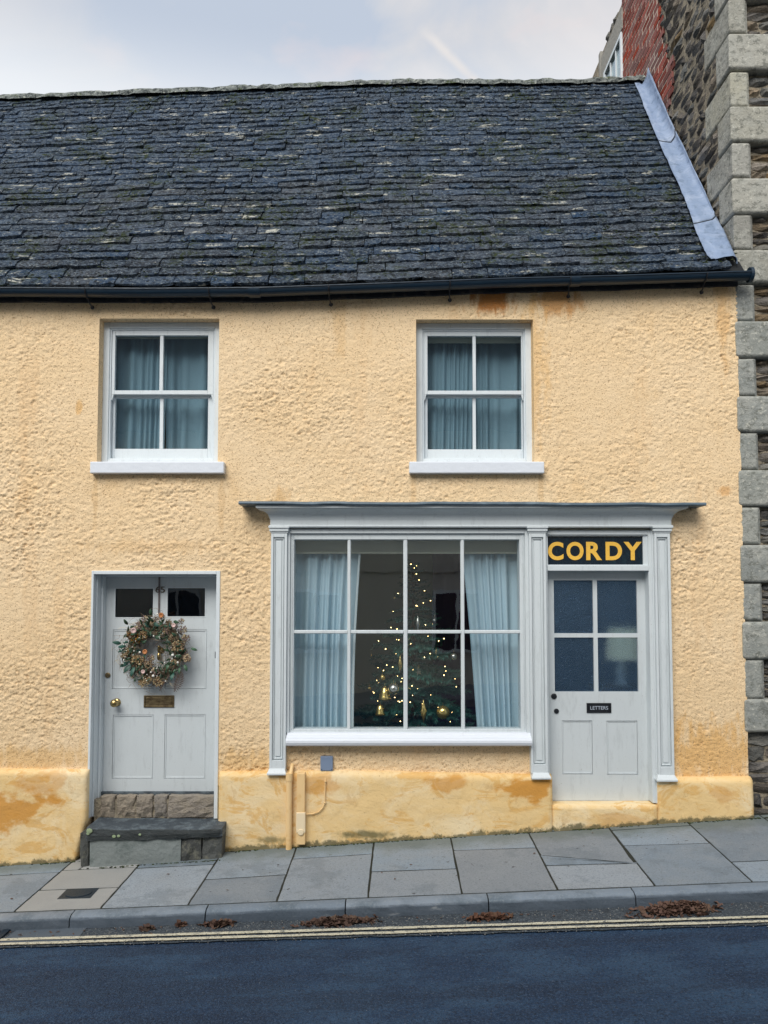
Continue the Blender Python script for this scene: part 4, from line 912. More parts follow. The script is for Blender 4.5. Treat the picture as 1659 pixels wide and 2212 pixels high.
for a, b in ((0, 1), (2, 3), (4, 5), (6, 7)):
    mb = MB(); mb.box(X_[a], X_[b], -.012, .03, tz0 + .003, tz1 - .003); mb.box(X_[a], X_[b], -.003, .022, tz0, tz1); mb.build('glazing_bar', 'shop_paint', shop, bevel=.002)
    for c, d in ((tz1, zt1), (zb1, tz0)):
        mb = MB(); mb.add([(X_[a] - .002, Yg, c - .002), (X_[b] + .002, Yg + .002 * n1(a + c, 8), c - .002), (X_[b] + .002, Yg, d + .002), (X_[a] - .002, Yg, d + .002)], [(0, 1, 2, 3)]); mb.build('pane', 'shop_glass', shop)
# moulded sill
xa, xb = UX(617.5, 1600, -.1), UX(1149, 1600, -.1); prof = [(.03, UZ(1582, -.04)), (-.042, UZ(1583, -.045)), (-.05, UZ(1588, -.05)), (-.062, UZ(1589, -.062)), (-.075, UZ(1593, -.075)), (-.098, UZ(1596, -.098)), (-.108, UZ(1600, -.108)), (-.110, UZ(1605, -.11)), (-.102, UZ(1610, -.1)), (-.085, UZ(1612, -.09)), (.03, UZ(1614, -.085))]
v = [(X, a, z) for X in (xa, xb) for a, z in prof]; n = len(prof); f = [(k, k + 1, n + k + 1, n + k) for k in range(n - 1)] + [tuple(range(n)), tuple(range(n, 2 * n))[::-1]]
obj('window_sill', v, f, 'sill_paint', shop)
mb = MB(); mb.box(SH[0] - .01, SD[0], .0, .17, SH[2] - .0, UZ(1576, .1)); mb.box(SH[0] - .01, x0 + .02, .0, .17, SH[2], UZ(1110)); mb.box(SH[0], SH[1], .0, .17, UZ(1150, .0), SH[3] + .02); mb.build('carcass', 'room_wall', shop)
# transom light and door frame
dx0, dx1 = p2[1], p3[0]
mb = MB(); zdb = UZ(1735, -.03)
xl2, xr2 = UX(1184.5, 1400, -.03), UX(1404, 1400, -.03)
mb.box(dx0, xl2, -.030, .16, zdb, UZ(1145, -.03)); mb.box(xr2, dx1 + .004, -.030, .16, zdb, UZ(1145, -.03)); mb.box(xl2, xr2, -.030, .16, UZ(1155, -.03), UZ(1145, -.03)); mb.box(xl2, xr2, -.036, .16, UZ(1233, -.03), UZ(1222, -.03))
mb.box(dx0 - .0, dx0 + .008, -.042, -.03, zdb, UZ(1145, -.03)); mb.box(dx1 - .012, dx1, -.042, -.03, zdb, UZ(1145, -.03))
mb.build('door_frame', 'shop_paint', shop, bevel=.003)
mb = MB(); q = HR((1184, 1402, 1156, 1222), -.01); ringframe(mb, xl2, xr2, q[2], q[3], .008, -.018, .05); mb.build('transom_bead', 'white_paint', shop, bevel=.002)
mb = MB(); mb.box(xl2 + .006, xr2 - .036, .000, .03, q[2] + .004, q[3] - .004); mb.build('sign_board', 'black_glass_sign', shop)
mb = MB(); mb.box(xr2 - .036, xr2 - .008, -.012, .05, q[2] + .004, q[3] - .004); mb.build('sign_stop', 'shop_paint', shop)
bounds = [(1183.5, 1217), (1223.5, 1260.5), (1266, 1300), (1308, 1343.5), (1347, 1386)]
for ch, (a, b) in zip('CORDY', bounds):
    lettering('letter', ch, shop, UX(a, 1190, 0), UX(b, 1190, 0), UZ(1210, 0), UZ(1170.5, 0), -.0005, 'gold_letters', .034, .003)
# shop door
sdoor = empty('shop_door', (UX(1295, 1728, .07), .07, UZ(1728, .07)), house); YS = .07
ax0, ax1 = UX(1184, 1480, YS), UX(1403, 1480, YS); az0, az1 = UZ(1729.5, YS), UZ(1230, YS)
GS = [HR(r, YS) for r in ((1196.5, 1281, 1253.5, 1368), (1290, 1376, 1253.5, 1368), (1196.5, 1281, 1377, 1494), (1290, 1376, 1377, 1494))]
for g_ in GS: pass
GS[2][0], GS[2][1] = GS[0][0], GS[0][1]; GS[3][0], GS[3][1] = GS[1][0], GS[1][1]
PS = [HR(r, YS) for r in ((1214.5, 1280, 1556, 1672), (1311, 1377.5, 1556.5, 1673))]
leaf(sdoor, ax0, ax1, az0, az1, GS + PS, YS, 'door_paint')
for h in PS:
    mb = MB(); mb.box(h[0] + .0018, h[1] - .0018, YS + .009, YS + .03, h[2] + .0018, h[3] - .0018); mb.build('panel', 'door_paint', sdoor)
    mb = MB(); ringframe(mb, h[0] + .002, h[1] - .002, h[2] + .002, h[3] - .002, .010, YS + .004, YS + .013); mb.build('panel_moulding', 'door_paint', sdoor, bevel=.002)
for h in GS:
    mb = MB(); mb.box(h[0], h[1], YS + .016, YS + .020, h[2], h[3]); mb.build('pane', 'hammered_glass', sdoor)
for (px, py, rz) in ((1196.4, 1504, .023), (1201.8, 1536, .02)):
    c = P3(px, py, YS); mb = MB(); mb.lathe([(rz, 0), (rz, .006), (rz * .7, .012), (0, .013)], c, (0, -1, 0), 20); mb.build('lock', 'black_iron', sdoor)
pl, q = plate(sdoor, 1267, 1320, 1518.5, 1539.5, YS, 'black_iron', lip=.011)
lettering('letters_sign', 'LETTERS', sdoor, q[0] + .028, q[1] - .028, q[2] + .026, q[3] - .024, YS - .0105, 'pale_lettering', 0, .002)

# ================================================================ things fixed to the wall
Yw = -.03
p = empty('waste_pipe', (UX(625, 1820, -.09), -.09, UZ(1822, -.09))); tag(p, 'cream painted waste pipe standing against the plinth left of the trunking', 'pipe')
X = UX(624.5, 1740, -.09); mb = MB(); mb.tube([(X, -.09, pave_z(X, -.1) - .03), (X, -.09, UZ(1678, -.09))], .024, 14); mb.build('pipe', 'pipe_paint', p, smooth=False)
mb = MB(); mb.tube([(X, -.09, UZ(1686, -.09)), (X, -.09, UZ(1670, -.09))], .028, 14); mb.build('collar', 'pipe_paint', p)
mb = MB(); mb.tube([(X + .01, -.085, UZ(1672, -.09)), (X + .015, -.055, UZ(1658, -.05)), (X + .016, -.02, UZ(1652, -.03))], .014, 12); mb.build('elbow', 'pipe_paint', p)
tb = empty('cable_trunking', (UX(649.5, 1820, -.09), -.09, UZ(1822, -.09))); tag(tb, 'cream box trunking with pale lower cover beside the waste pipe', 'trunking')
mb = MB(); pxbox(mb, 641, 658.5, 1671, 1757, -.10, -.03); mb.build('upper_cover', 'pipe_paint', tb, bevel=.004)
mb = MB(); pxbox(mb, 639.5, 659.5, 1755.5, 1800, -.106, -.03); mb.build('lower_cover', 'cream_trunking', tb, bevel=.006)
mb = MB(); x_, z_ = U(649.5, 1798, -.108); mb.lathe([(.024, 0), (.022, .006), (0, .007)], (x_, -.106, z_), (0, -1, 0), 18); mb.build('end_boss', 'cream_trunking', tb)
mb = MB(); pxbox(mb, 640, 659, 1797.5, 1825, -.102, -.03); mb.build('foot', 'pipe_paint', tb, bevel=.004)
jb = empty('junction_box', (UX(705.5, 1665, -.03), -.03, UZ(1665, -.03))); tag(jb, 'small blue grey cover plate with a cable below the shop window', 'junction box')
mb = MB(); pxbox(mb, 692, 719, 1634, 1665.5, -.032, .002); mb.build('cover_plate', 'grey_plastic', jb, bevel=.006)
mb = MB()
for a_, b_ in ((695, 1662), (716, 1662)): mb.ball(P3(a_, b_, -.033), .0035, 8, 5)
mb.build('screw', 'black_iron', jb)
mb = MB(); pts = [(703, 1665, -.02), (703, 1672, -.045), (702.5, 1690, -.072), (701.5, 1734, -.074), (697, 1745, -.074), (688, 1754, -.074), (675, 1758, -.074), (658, 1759, -.076)]
mb.tube([P3(*q) for q in pts], .0045, 7); mb.ball(P3(703, 1688, -.073), .009, 8, 6); mb.ball(P3(701.5, 1734, -.074), .008, 8, 6); mb.build('cable', 'pipe_paint', jb)

# ================================================================ WREATH
WC = Vector(P3(335, 1406, YD - .05)); wr = empty('wreath', tuple(WC - Vector((0, 0, .3)))); tag(wr, 'round Christmas wreath of dried flowers, eucalyptus and twigs on the house door', 'wreath')
s_ = 1 / 266
def wl(px, py, dy=0): a = P3(px, py, WC.y + dy); return Vector(a)
RM, RT = .196, .07
mb = MB(); mb.tube([WC + Vector((math.cos(a) * RM, .0, math.sin(a) * RM)) for a in np.linspace(0, 2 * math.pi, 33)], .035, 8, cap=False); mb.build('ring', 'dry_twig', wr)
# twigs: thin, tangled, one part nobody could count
mb = MB()
for i in range(1500):
    a = R.random() * 2 * math.pi; r = RM + R.gauss(0, .045); th = a + math.pi / 2 + R.gauss(0, .7); L = R.uniform(.03, .10)
    p0 = WC + Vector((math.cos(a) * r, -R.uniform(.01, .06), math.sin(a) * r)); d = Vector((math.cos(th), -R.uniform(-.1, .35), math.sin(th))) * L; q = Vector((R.gauss(0, .01), 0, R.gauss(0, .01)))
    mb.tube([p0, p0 + d * .5 + q, p0 + d], [.0015, .0012, .0006], 3, R.choice((0, 0, 1, 2)), False)
for i in range(70):  # stray ends beyond the rim
    a = R.random() * 2 * math.pi; r = RM + .06; p0 = WC + Vector((math.cos(a) * r, -.03, math.sin(a) * r)); th = a + R.gauss(0, .7); d = Vector((math.cos(th), -.1, math.sin(th))) * R.uniform(.02, .06)
    mb.tube([p0, p0 + d * .6 + Vector((0, 0, R.gauss(0, .006))), p0 + d], [.0016, .0012, .0006], 3, R.choice((0, 1)), False)
pts = [wl(400, 1350 + 60, -.07), wl(376, 1440, -.085), wl(352, 1478, -.085), wl(344, 1492, -.07)]
for k in range(3): mb.tube([p + Vector((k * .004, 0, k * .004 * (-1) ** k)) for p in pts], .0014, 4, 1, False)
tag(mb.build('twigs', ['dry_twig', 'brown_fern', 'cream_flower'], wr), kind='stuff')
def leafmesh(name, mat, L=.05, W_=.028, cur=.012):
    mb = MB(); v = []; n = 6
    for i in range(n + 1):
        u = i / n; wv = W_ / 2 * math.sin(math.pi * min(1, u ** .8)) ** .8; y = -cur * math.sin(u * 2.5); v += [(-wv, y + .005, u * L), (0, y, u * L), (wv, y + .005, u * L)]
    f = []
    for i in range(n): k = i * 3; f += [(k, k + 1, k + 4, k + 3), (k + 1, k + 2, k + 5, k + 4)]
    mb.add(v, f); return mesh_of(mb, name, mat, True)
LM = [leafmesh('leaf_shape', 'wreath_leaf', .058, .024), leafmesh('leaf_shape', 'wreath_leaf_blue', .062, .026), leafmesh('leaf_shape', 'wreath_leaf_dark', .064, .016), leafmesh('leaf_shape', 'wreath_leaf_dark', .05, .022)]
def wleaf(mi, p, ang, tilt, sc_): inst('leaf', LM[mi], wr, tuple(p), (tilt, -ang + math.pi / 2 * 0, R.uniform(-.6, .6)), sc_)
for i in range(235):
    a = R.random() * 2 * math.pi; r = RM + R.uniform(-.075, .065); mi = R.choices((0, 1, 2, 3), (1.3, .6, 4, 5))[0]
    wleaf(mi, WC + Vector((math.cos(a) * r, -R.uniform(.03, .10), math.sin(a) * r)), -(a - math.pi / 2) + R.gauss(0, 1.1) + (math.pi if R.random() < .3 else 0), R.uniform(-.1, .6), R.uniform(.55, 1.05))
for px, py, an, mi, sc_ in ((375, 1452, 185, 1, 1.2), (388, 1440, 170, 0, 1.1), (366, 1432, 190, 0, 1.1), (398, 1435, 160, 0, 1.1), (283, 1435, 215, 1, 1.5), (290, 1440, 190, 1, 1.4), (278, 1430, 240, 1, 1.3), (345, 1368, 185, 0, 1.0), (326, 1362, 150, 0, .9), (331, 1345, 120, 1, 1.1), (352, 1352, 95, 0, .9), (325, 1330, 10, 0, 1.1), (374, 1342, 100, 0, 1.1), (272, 1395, 260, 1, 1.1), (268, 1402, 240, 1, .9), (314, 1408, 175, 0, .9), (306, 1390, 60, 0, .9), (276, 1350, 330, 3, 1.2), (412, 1400, 110, 0, 1.0), (262, 1390, 280, 1, 1.2)):
    wleaf(mi, wl(px, py, -.075), math.radians(-an) + 0, R.uniform(.1, .4), sc_)
def head(n, r, br, mats, flat=.6):
    mb = MB()
    for i in range(n):
        d = Vector((R.gauss(0, 1), -abs(R.gauss(0, 1)), R.gauss(0, 1))).normalized() * r * R.uniform(.5, 1); d.y *= flat
        mb.ball(d, br * R.uniform(.7, 1.3), 5, 3, R.randrange(len(mats)))
        if i % 3 == 0: mb.tube([(0, .01, 0), d], .0008, 3, 0, False)
    return mesh_of(mb, 'flower_head_shape', mats)
FH = [head(150, .042, .0042, ['dry_flower', 'brown_fern', 'cream_flower']), head(110, .036, .0046, ['cream_flower', 'dry_flower']), head(120, .038, .0042, ['ochre_flower', 'brown_fern']), head(100, .036, .004, ['mauve_flower', 'brown_fern', 'cream_flower'])]
for px, py, k, sc_ in ((343, 1473, 0, 1.05), (296, 1380, 2, 1.2), (283, 1373, 2, .9), (310, 1372, 0, .9), (386, 1396, 0, 1.2), (378, 1402, 1, .8), (302, 1427, 0, 1.0), (292, 1424, 1, .9), (322, 1435, 0, .9), (308, 1474, 1, .95), (320, 1470, 1, .8), (269, 1413, 1, .8), (276, 1405, 1, .6), (300, 1352, 3, .9), (328, 1346, 1, .6), (358, 1362, 3, .9), (395, 1360, 3, 1.0), (375, 1432, 1, .8), (402, 1378, 3, .9), (313, 1337, 3, .8), (350, 1332, 3, .7), (404, 1422, 0, .8), (335, 1450, 3, .9), (288, 1448, 3, .7), (380, 1352, 3, .7), (392, 1342, 3, .7), (372, 1378, 0, .7), (326, 1422, 3, .9)):
    inst('flower_head', FH[k], wr, tuple(wl(px, py, -.055 - R.uniform(0, .02))), (0, R.random() * 6, 0), sc_ * 1.1)
for i in range(26):
    a = i / 34 * 2 * math.pi + R.uniform(-.1, .1); r = RM + R.uniform(-.05, .06); inst('flower_head', FH[R.choice((0, 0, 3, 3, 2))], wr, (WC.x + math.cos(a) * r, WC.y - .03, WC.z + math.sin(a) * r), (0, R.random() * 6, 0), R.uniform(.7, 1.0))
def slice_(px, py, mat, r=.021):
    c = wl(px, py, -.10); mb = MB(); prof = [(r * .55, .004), (r * .75, .010), (r, .008), (r * 1.02, 0), (r * .9, -.006), (r * .5, -.004)]
    mb.lathe(prof, c, (R.uniform(-.2, .2), -1, R.uniform(-.1, .2)), 14, 0); mb.ball((c.x, c.y + .002, c.z), r * .45, 8, 5, 1, (1, .5, 1)); mb.build('dried_slice', [mat, 'slice_centre'], wr, smooth=True)
slice_(348.5, 1329, 'orange_slice'); slice_(313.5, 1408, 'orange_slice', .02); slice_(288.5, 1362, 'pink_slice', .023); slice_(375.5, 1351, 'pink_slice', .017); slice_(309, 1451, 'pink_slice', .016)
mb = MB()
for i in range(46):
    a = R.random() * 2 * math.pi; r = RM + R.uniform(-.07, .07); mb.ball(WC + Vector((math.cos(a) * r, -.085 - R.uniform(0, .015), math.sin(a) * r)), R.uniform(.003, .006), 6, 4)
for px, py, r in ((331, 1460, .011), (326, 1452, .007), (373, 1415, .012), (384, 1431, .009), (302, 1409, .009), (340, 1326, .008), (332, 1374, .007), (268, 1426, .008)): mb.ball(wl(px, py, -.105), r, 9, 7)
tag(mb.build('berries', 'white_berry', wr, smooth=True), kind='stuff')
# fern frond at lower right
mb = MB(); a0, a1 = wl(391, 1448, -.085), wl(377, 1494, -.06); mid = (a0 + a1) / 2 + Vector((.02, -.01, 0)); pts = [a0.lerp(mid, t_).lerp(mid.lerp(a1, t_), t_) for t_ in np.linspace(0, 1, 14)]; mb.tube(pts, .0018, 4)
for i, p_ in enumerate(pts[:-1]):
    L = .045 * math.sin(math.pi * (i + 1.5) / 15)
    for sg in (-1, 1): mb.add([p_, p_ + Vector((sg * L * .5, -.002, -.004)), p_ + Vector((sg * L, -.004, -.016)), p_ + Vector((sg * L * .5, 0, -.013))], [(0, 1, 2, 3)])
mb.build('fern_frond', 'brown_fern', wr)
mb = MB(); p0 = P3(344, 1246, YD - .012); p1_ = P3(343.5, 1326, YD - .02)
for k in (-1, 1): mb.box(p0[0] + k * .004 - .0022, p0[0] + k * .004 + .0022, YD - .010, YD - .006, p1_[2], p0[2] + .01)
mb.build('ribbon', 'brown_ribbon', wr)

# ================================================================ behind the shop window
zwb = UZ(1600, .2); zwt = UZ(1150, .2); YC2 = .20
def gl_(u, q, x0, x1): w_ = (x1 - x0); return x0 + w_ * u * (1 - .03 * math.sin(q * 3) - .085 * q + .0 * u)
ca_, cb_ = UX(612, 1400, YC2), UX(778, 1400, YC2)
c_l = curtain('curtain', ca_, cb_, zwb - .1, UZ(1190, YC2), YC2, 'shop_curtain', 7, 5, 'pale blue curtain at the door-65 side of the shop window', .036, gl_)
v = []
for r_ in range(20):
    q = r_ / 19; X = gl_(1, q, ca_, cb_); z = UZ(1190, YC2) + (zwb - .1 - UZ(1190, YC2)) * q; v += [(X - .012, YC2 - .045, z), (X + .004, YC2 - .045, z), (X + .006, YC2 - .02, z)]
obj('lining_edge', v, [(3 * i + k, 3 * i + k + 1, 3 * i + 4 + k, 3 * i + 3 + k) for i in range(19) for k in (0, 1)], 'curtain_lining', c_l)
def gr_(u, q, x0, x1): return x1 - (x1 - x0) * (1 - u) * (1.02 - .26 * q ** .8)
ca2, cb2 = UX(1000, 1400, YC2), UX(1138, 1400, YC2)
curtain('curtain', ca2, cb2, zwb - .1, UZ(1190, YC2), YC2, 'shop_curtain', 7, 6, 'pale blue curtain at the CORDY side of the shop window', .036, gr_)
mb = MB(); mb.box(UX(640, 1180, .14), UX(1135, 1180, .14), .14, .15, UZ(1192, .14), zwt + .06); mb.box(UX(640, 1180, .14), UX(1135, 1180, .14), .135, .155, UZ(1196, .14), UZ(1192, .14)); tag(mb.build('roller_blind', 'roller_blind'), 'rolled down strip of beige blind along the shop window head', 'blind')
v = []; 
for i in range(20):
    for c in range(18): v.append((UX(935, 1400, 2.6) + c * .055, 2.6 + .04 * math.sin(c * 1.9), fz + 2.45 * i / 19))
o = obj('drape', v, [(r * 18 + c, r * 18 + c + 1, (r + 1) * 18 + c + 1, (r + 1) * 18 + c) for r in range(19) for c in range(17)], 'purple_drape', smooth=True); tag(o, 'dark purple drape hanging at the back of the shop room', 'drape')
# tree
TX, TY = UX(893, 1400, .85), .85; tz0_, ztip = fz, UZ(1213, .85)
tree = empty('christmas_tree', (TX, TY, tz0_)); tag(tree, 'green Christmas tree with fairy lights behind the shop window', 'christmas tree')
mb = MB(); mb.tube([(TX, TY, tz0_), (TX, TY, ztip - .06)], [.035, .008], 8); mb.build('trunk', 'bark', tree)
mb = MB(); mb.lathe([(.0, 0), (.15, 0), (.18, .22), (.17, .22), (0, .2)], (TX, TY, tz0_), (0, 0, 1), 16); mb.build('pot', 'room_dark', tree)
def branchmesh():
    mb = MB(); L = 1.; mb.tube([(0, 0, 0), (.5, 0, -.02), (1, 0, .03)], [.014, .01, .004], 4)
    def needles(p0, p1, n, ln):
        for i in range(n):
            u = R.random(); p = p0.lerp(p1, u); d = (p1 - p0).normalized(); a = R.random() * 6.283; o_ = d.orthogonal().normalized(); o_ = Matrix.Rotation(a, 3, d) @ o_
            e = p + (o_ * .85 + d * .6) * ln * R.uniform(.7, 1.2); s2 = d.cross(o_) * .009; mb.add([p - s2, p + s2, e], [(0, 1, 2)])
    needles(Vector((.1, 0, 0)), Vector((1.03, 0, .03)), 150, .085)
    for k in range(9):
        u = .2 + .75 * k / 9; sg = (-1) ** k; p0 = Vector((u, 0, 0)); p1 = p0 + Vector((.24, sg * .27 * (1.15 - u), R.uniform(-.05, .05))); mb.tube([p0, p1], [.006, .003], 3, cap=False); needles(p0, p1, 60, .075)
    return mesh_of(mb, 'branch_shape', 'fir_needle')
BM = [branchmesh() for _ in range(4)]
H = ztip - tz0_
for i in range(120):
    q = (i + .5) / 120; q = .12 + .88 * q ** .8; z = tz0_ + H * q; rad = .70 * (1 - q) ** .9 * R.uniform(.75, 1.1) + .05
    inst('branch', R.choice(BM), tree, (TX, TY, z), (0, R.uniform(-.05, .3) * (1 if q < .8 else -1.5), i * 2.399 + R.uniform(-.3, .3)), (rad, rad, min(rad * 1.2, .5)))
fl = empty('fairy_lights', (TX, TY, tz0_)); tag(fl, 'warm fairy lights strung over the Christmas tree', 'fairy lights')
mb = MB(); mb.ball((0, 0, 0), .0036, 8, 6); BU = mesh_of(mb, 'bulb_shape', 'fairy_bulb', True)
LZ = [(740, 312), (802, 330), (777, 354), (800, 420), (830, 487), (597, 636), (890, 605), (877, 740), (812, 775), (545, 835), (800, 770), (957, 715), (520, 1012), (587, 1030), (977, 972), (900, 982), (382, 1160), (582, 1145), (605, 1148), (738, 1192), (720, 1135), (930, 1107), (1105, 1135), (1047, 1160), (460, 1250), (576, 1303), (953, 1300), (890, 1342), (1033, 1338), (1020, 1332), (376, 1457), (473, 1427), (538, 1450), (763, 1480), (798, 1513), (857, 1542), (1117, 1442), (1180, 1500), (1127, 1493), (1105, 1540), (362, 1595), (381, 1625), (591, 1550), (642, 1575), (632, 1612), (440, 1690), (502, 1667), (752, 1657), (738, 1692), (813, 1690), (727, 1690), (562, 1787), (473, 1797), (372, 1825), (642, 1822), (733, 1838), (758, 1763), (866, 1855), (960, 1757), (528, 1917), (1040, 1895), (1128, 1910), (583, 1977), (1175, 2055), (623, 2050), (600, 1828), (615, 1835), (1243, 1668), (1228, 1580), (321, 1722), (330, 1735), (437, 1488), (1195, 1950), (192, 1925), (258, 1918)]
inner = []
for a, b in LZ:
    px, py = (860 + a / 4.425) / 1.1573, (1340 + b / 4.425) / 1.1573
    q = max(0, min(1, (py - 1213) / 420)); rad = .06 + .50 * q; dxp = (px - 893) / 234; yy = -math.sqrt(max(0, rad * rad - dxp * dxp)) if abs(dxp) < rad else 0
    inst('bulb', BU, fl, P3(px, py, TY + yy * R.uniform(.8, 1.05)), scale=R.uniform(.6, 1.2))
def bauble(kind, a, b, size, mat, label, Yo=None):
    px, py = (860 + a / 4.425) / 1.1573, (1340 + b / 4.425) / 1.1573; q = max(0, min(1, (py - 1213) / 420)); rad = .10 + .52 * q; dxp = (px - 893) / 234
    Y = TY - math.sqrt(max(.01, rad * rad - dxp * dxp)) - .02 if Yo is None else Yo; c = Vector(P3(px, py, Y)); root = empty('bauble', tuple(c)); tag(root, label, 'bauble', 'ornaments on the Christmas tree'); mb = MB(); r = size
    if kind == 'ball': mb.ball(c, r, 18, 12)
    elif kind == 'drop': mb.lathe([(.001, -r * 2.6), (r * .28, -r * 1.6), (r * .6, -r * .6), (r * .62, 0), (r * .45, r * .8), (r * .15, r * 1.6), (.002, r * 2.4)], c, (0, 0, 1), 14)
    elif kind == 'bell': mb.lathe([(r, -r), (r * .85, -r * .6), (r * .7, 0), (r * .5, r * .7), (r * .15, r), (0, r)], c, (0, 0, 1), 16)
    elif kind == 'star':
        for k in range(5):
            t1 = math.pi / 2 + k * 2 * math.pi / 5 + .25; l = r * (1.6 if k in (0, 2) else .8); e_ = c + Vector((math.cos(t1) * l, 0, math.sin(t1) * l)); n_ = Vector((-math.sin(t1), 0, math.cos(t1))) * r * .26; mb.add([c + n_, e_, c - n_, c + Vector((0, -r * .3, 0)), c + Vector((0, r * .3, 0))], [(0, 1, 3), (1, 2, 3), (0, 4, 1), (1, 4, 2)])
    mb.build('body', mat, root, smooth=kind != 'star')
    mb = MB(); mb.tube([c + Vector((0, 0, r * .9)), c + Vector((0, 0, r * .9 + .03))], .0022, 5); mb.build('cap', 'gold_bauble' if mat != 'gold_bauble' else 'brass', root)
for args in (('ball', 548, 1690, .048, 'silver_bauble', 'large pearl ball ornament low on the tree beside a gold bell'), ('bell', 450, 1735, .058, 'gold_bauble', 'gold bell ornament left of the large pearl ball'), ('ball', 1214, 1333, .031, 'silver_bauble', 'silver ball ornament near the right curtain'), ('drop', 817, 960, .030, 'silver_bauble', 'slim pearl drop ornament above the middle glazing bar'),
             ('drop', 621, 1410, .030, 'gold_bauble', 'faceted gold drop ornament beside the central mullion'), ('star', 828, 1510, .040, 'silver_bauble', 'silver star ornament right of the central mullion'), ('drop', 1020, 1278, .013, 'gold_bauble', 'small gold drop ornament below the glazing bar'), ('ball', 425, 1565, .026, 'gold_bauble', 'speckled gold ball ornament above the gold bell'),
             ('bell', 400, 1920, .046, 'gold_bauble', 'dim gold bell ornament lowest at the left of the tree'), ('drop', 880, 1930, .040, 'gold_bauble', 'long gold drop ornament low in the tree'), ('ball', 1095, 1950, .058, 'gold_bauble', 'broad copper gold ball lowest at the right of the tree'), ('ball', 1000, 930, .015, 'silver_bauble', 'tiny silver ball ornament high on the right of the tree'),
             ('star', 303, 1320, .014, 'gold_bauble', 'tiny gold star ornament at the left edge of the tree'), ('ball', 280, 1685, .014, 'gold_bauble', 'tiny copper ball ornament at the left edge of the tree'), ('ball', 558, 685, .012, 'gold_bauble', 'tiny gold ball ornament nearest the tree top')):
    bauble(*args)
# table lamp behind the shop door
lm = empty('table_lamp', (UX(1345, 1480, .55), .55, UZ(1480, .55))); tag(lm, 'table lamp with a cream drum shade seen through the pebbled door glass', 'lamp')
xL_ = UX(1346, 1390, .55); mb = MB(); z0_, z1_ = UZ(1424, .55), UZ(1358, .55); mb.lathe([(.0, 0), (.150, 0), (.128, z1_ - z0_), (0, z1_ - z0_)], (xL_, .55, z0_), (0, 0, 1), 28); mb.build('shade', 'lit_lampshade', lm)
mb = MB(); mb.lathe([(.014, .14), (.014, .1), (.05, .05), (.055, 0), (.03, -.06), (.06, -.09), (.06, -.10)], (xL_ - .02, .55, z0_ - .12), (0, 0, 1), 18); mb.build('base', 'lamp_base', lm, smooth=True)
mb = MB(); zt_t = z0_ - .22; mb.box(xL_ - .25, xL_ + .2, .4, .75, zt_t - .03, zt_t); 
for a_ in (-.22, .17):
    for b_ in (.43, .72): mb.box(xL_ + a_ - .015, xL_ + a_ + .015, b_ - .015, b_ + .015, fz, zt_t - .03)
tag(mb.build('side_table', 'bark'), 'small dark side table carrying the lamp behind the shop door', 'table')

# ================================================================ TALL STONE BUILDING
nb = empty('stone_building', (XS + .06, 0, .2)); tag(nb, 'tall rubble stone building with rusticated quoins and a brick patch', 'building')
XE = XS + 3.4; XW = XS; YN = .05; YB = 3.72; ZH = 9.2
mb = MB(); mb.box(XW + .019, XE, YN + .03, 6.0, -.4, ZH)
mb.v = mb.v; core = mb.build('core_wall', 'lime_mortar', nb)
# quoins
rows = [(-78, -4, 'L'), (-2, 67, 'S'), (74, 148, 'L'), (155, 227, 'S'), (231, 304, 'L'), (308, 380, 'S'), (386, 460, 'L'), (464, 537, 'S'), (541, 609, 'L'), (615, 691, 'S'), (695, 770, 'L'), (775, 852, 'S'), (857, 931, 'L'), (936, 1012, 'S'), (1017, 1091, 'L'), (1097, 1173, 'S'), (1179, 1256, 'L'), (1262, 1339, 'S'), (1345, 1422, 'L'), (1427, 1508, 'S'), (1512, 1580, 'L')]
XQ = XS + .035; YQ = .0
zrows = []
for i, (ya, yb, k) in enumerate(rows):
    z1, z0 = UZ(ya - 2, YQ), UZ(yb + 2.5, YQ); zrows.append((z0, z1, k)); fw, sw = (.46, .27) if k == 'L' else (.155, .52)
    b = MB(); pr = .022; pj = (.012 if k == 'L' else 0)
    xa = XQ - .02 + .015; 
    # rusticated block: body plus a proud bevelled face on front and side
    ox = XS + .002 - pj; oy = .0 - pj; c = .018; x1_ = ox + fw; y1_ = oy + sw
    ii = (i * 3.3)
    def J(s): return .004 * n1(ii + s, 6)
    v = [(ox + J(1), oy + J(2), z0 + c), (x1_ - c, oy + J(3), z0 + c), (x1_, oy + c * 1.4, z0), (ox + c * .2, y1_, z0), (ox, y1_ - c, z0 + c)]
    b.add([(ox + J(1), oy + J(2), z0 + c), (x1_ - c, oy + J(3), z0 + c), (x1_ - c, oy + J(4), z1 - c), (ox + J(5), oy + J(6), z1 - c),
           (ox + J(7), y1_ - c, z0 + c), (ox + J(8), y1_ - c, z1 - c),
           (ox + c, oy + c, z0), (x1_, oy + c, z0), (x1_, oy + c, z1), (ox + c, oy + c, z1), (ox + c, y1_, z0), (ox + c, y1_, z1), (x1_, y1_, z0), (x1_, y1_, z1)],
          [(0, 1, 2, 3), (4, 0, 3, 5), (6, 7, 1, 0), (1, 7, 8, 2), (3, 2, 8, 9), (6, 0, 4, 10), (3, 9, 11, 5), (10, 4, 5, 11), (6, 10, 12, 7), (9, 8, 13, 11)])
    b.build('quoin', 'ashlar', nb, bevel=.009)
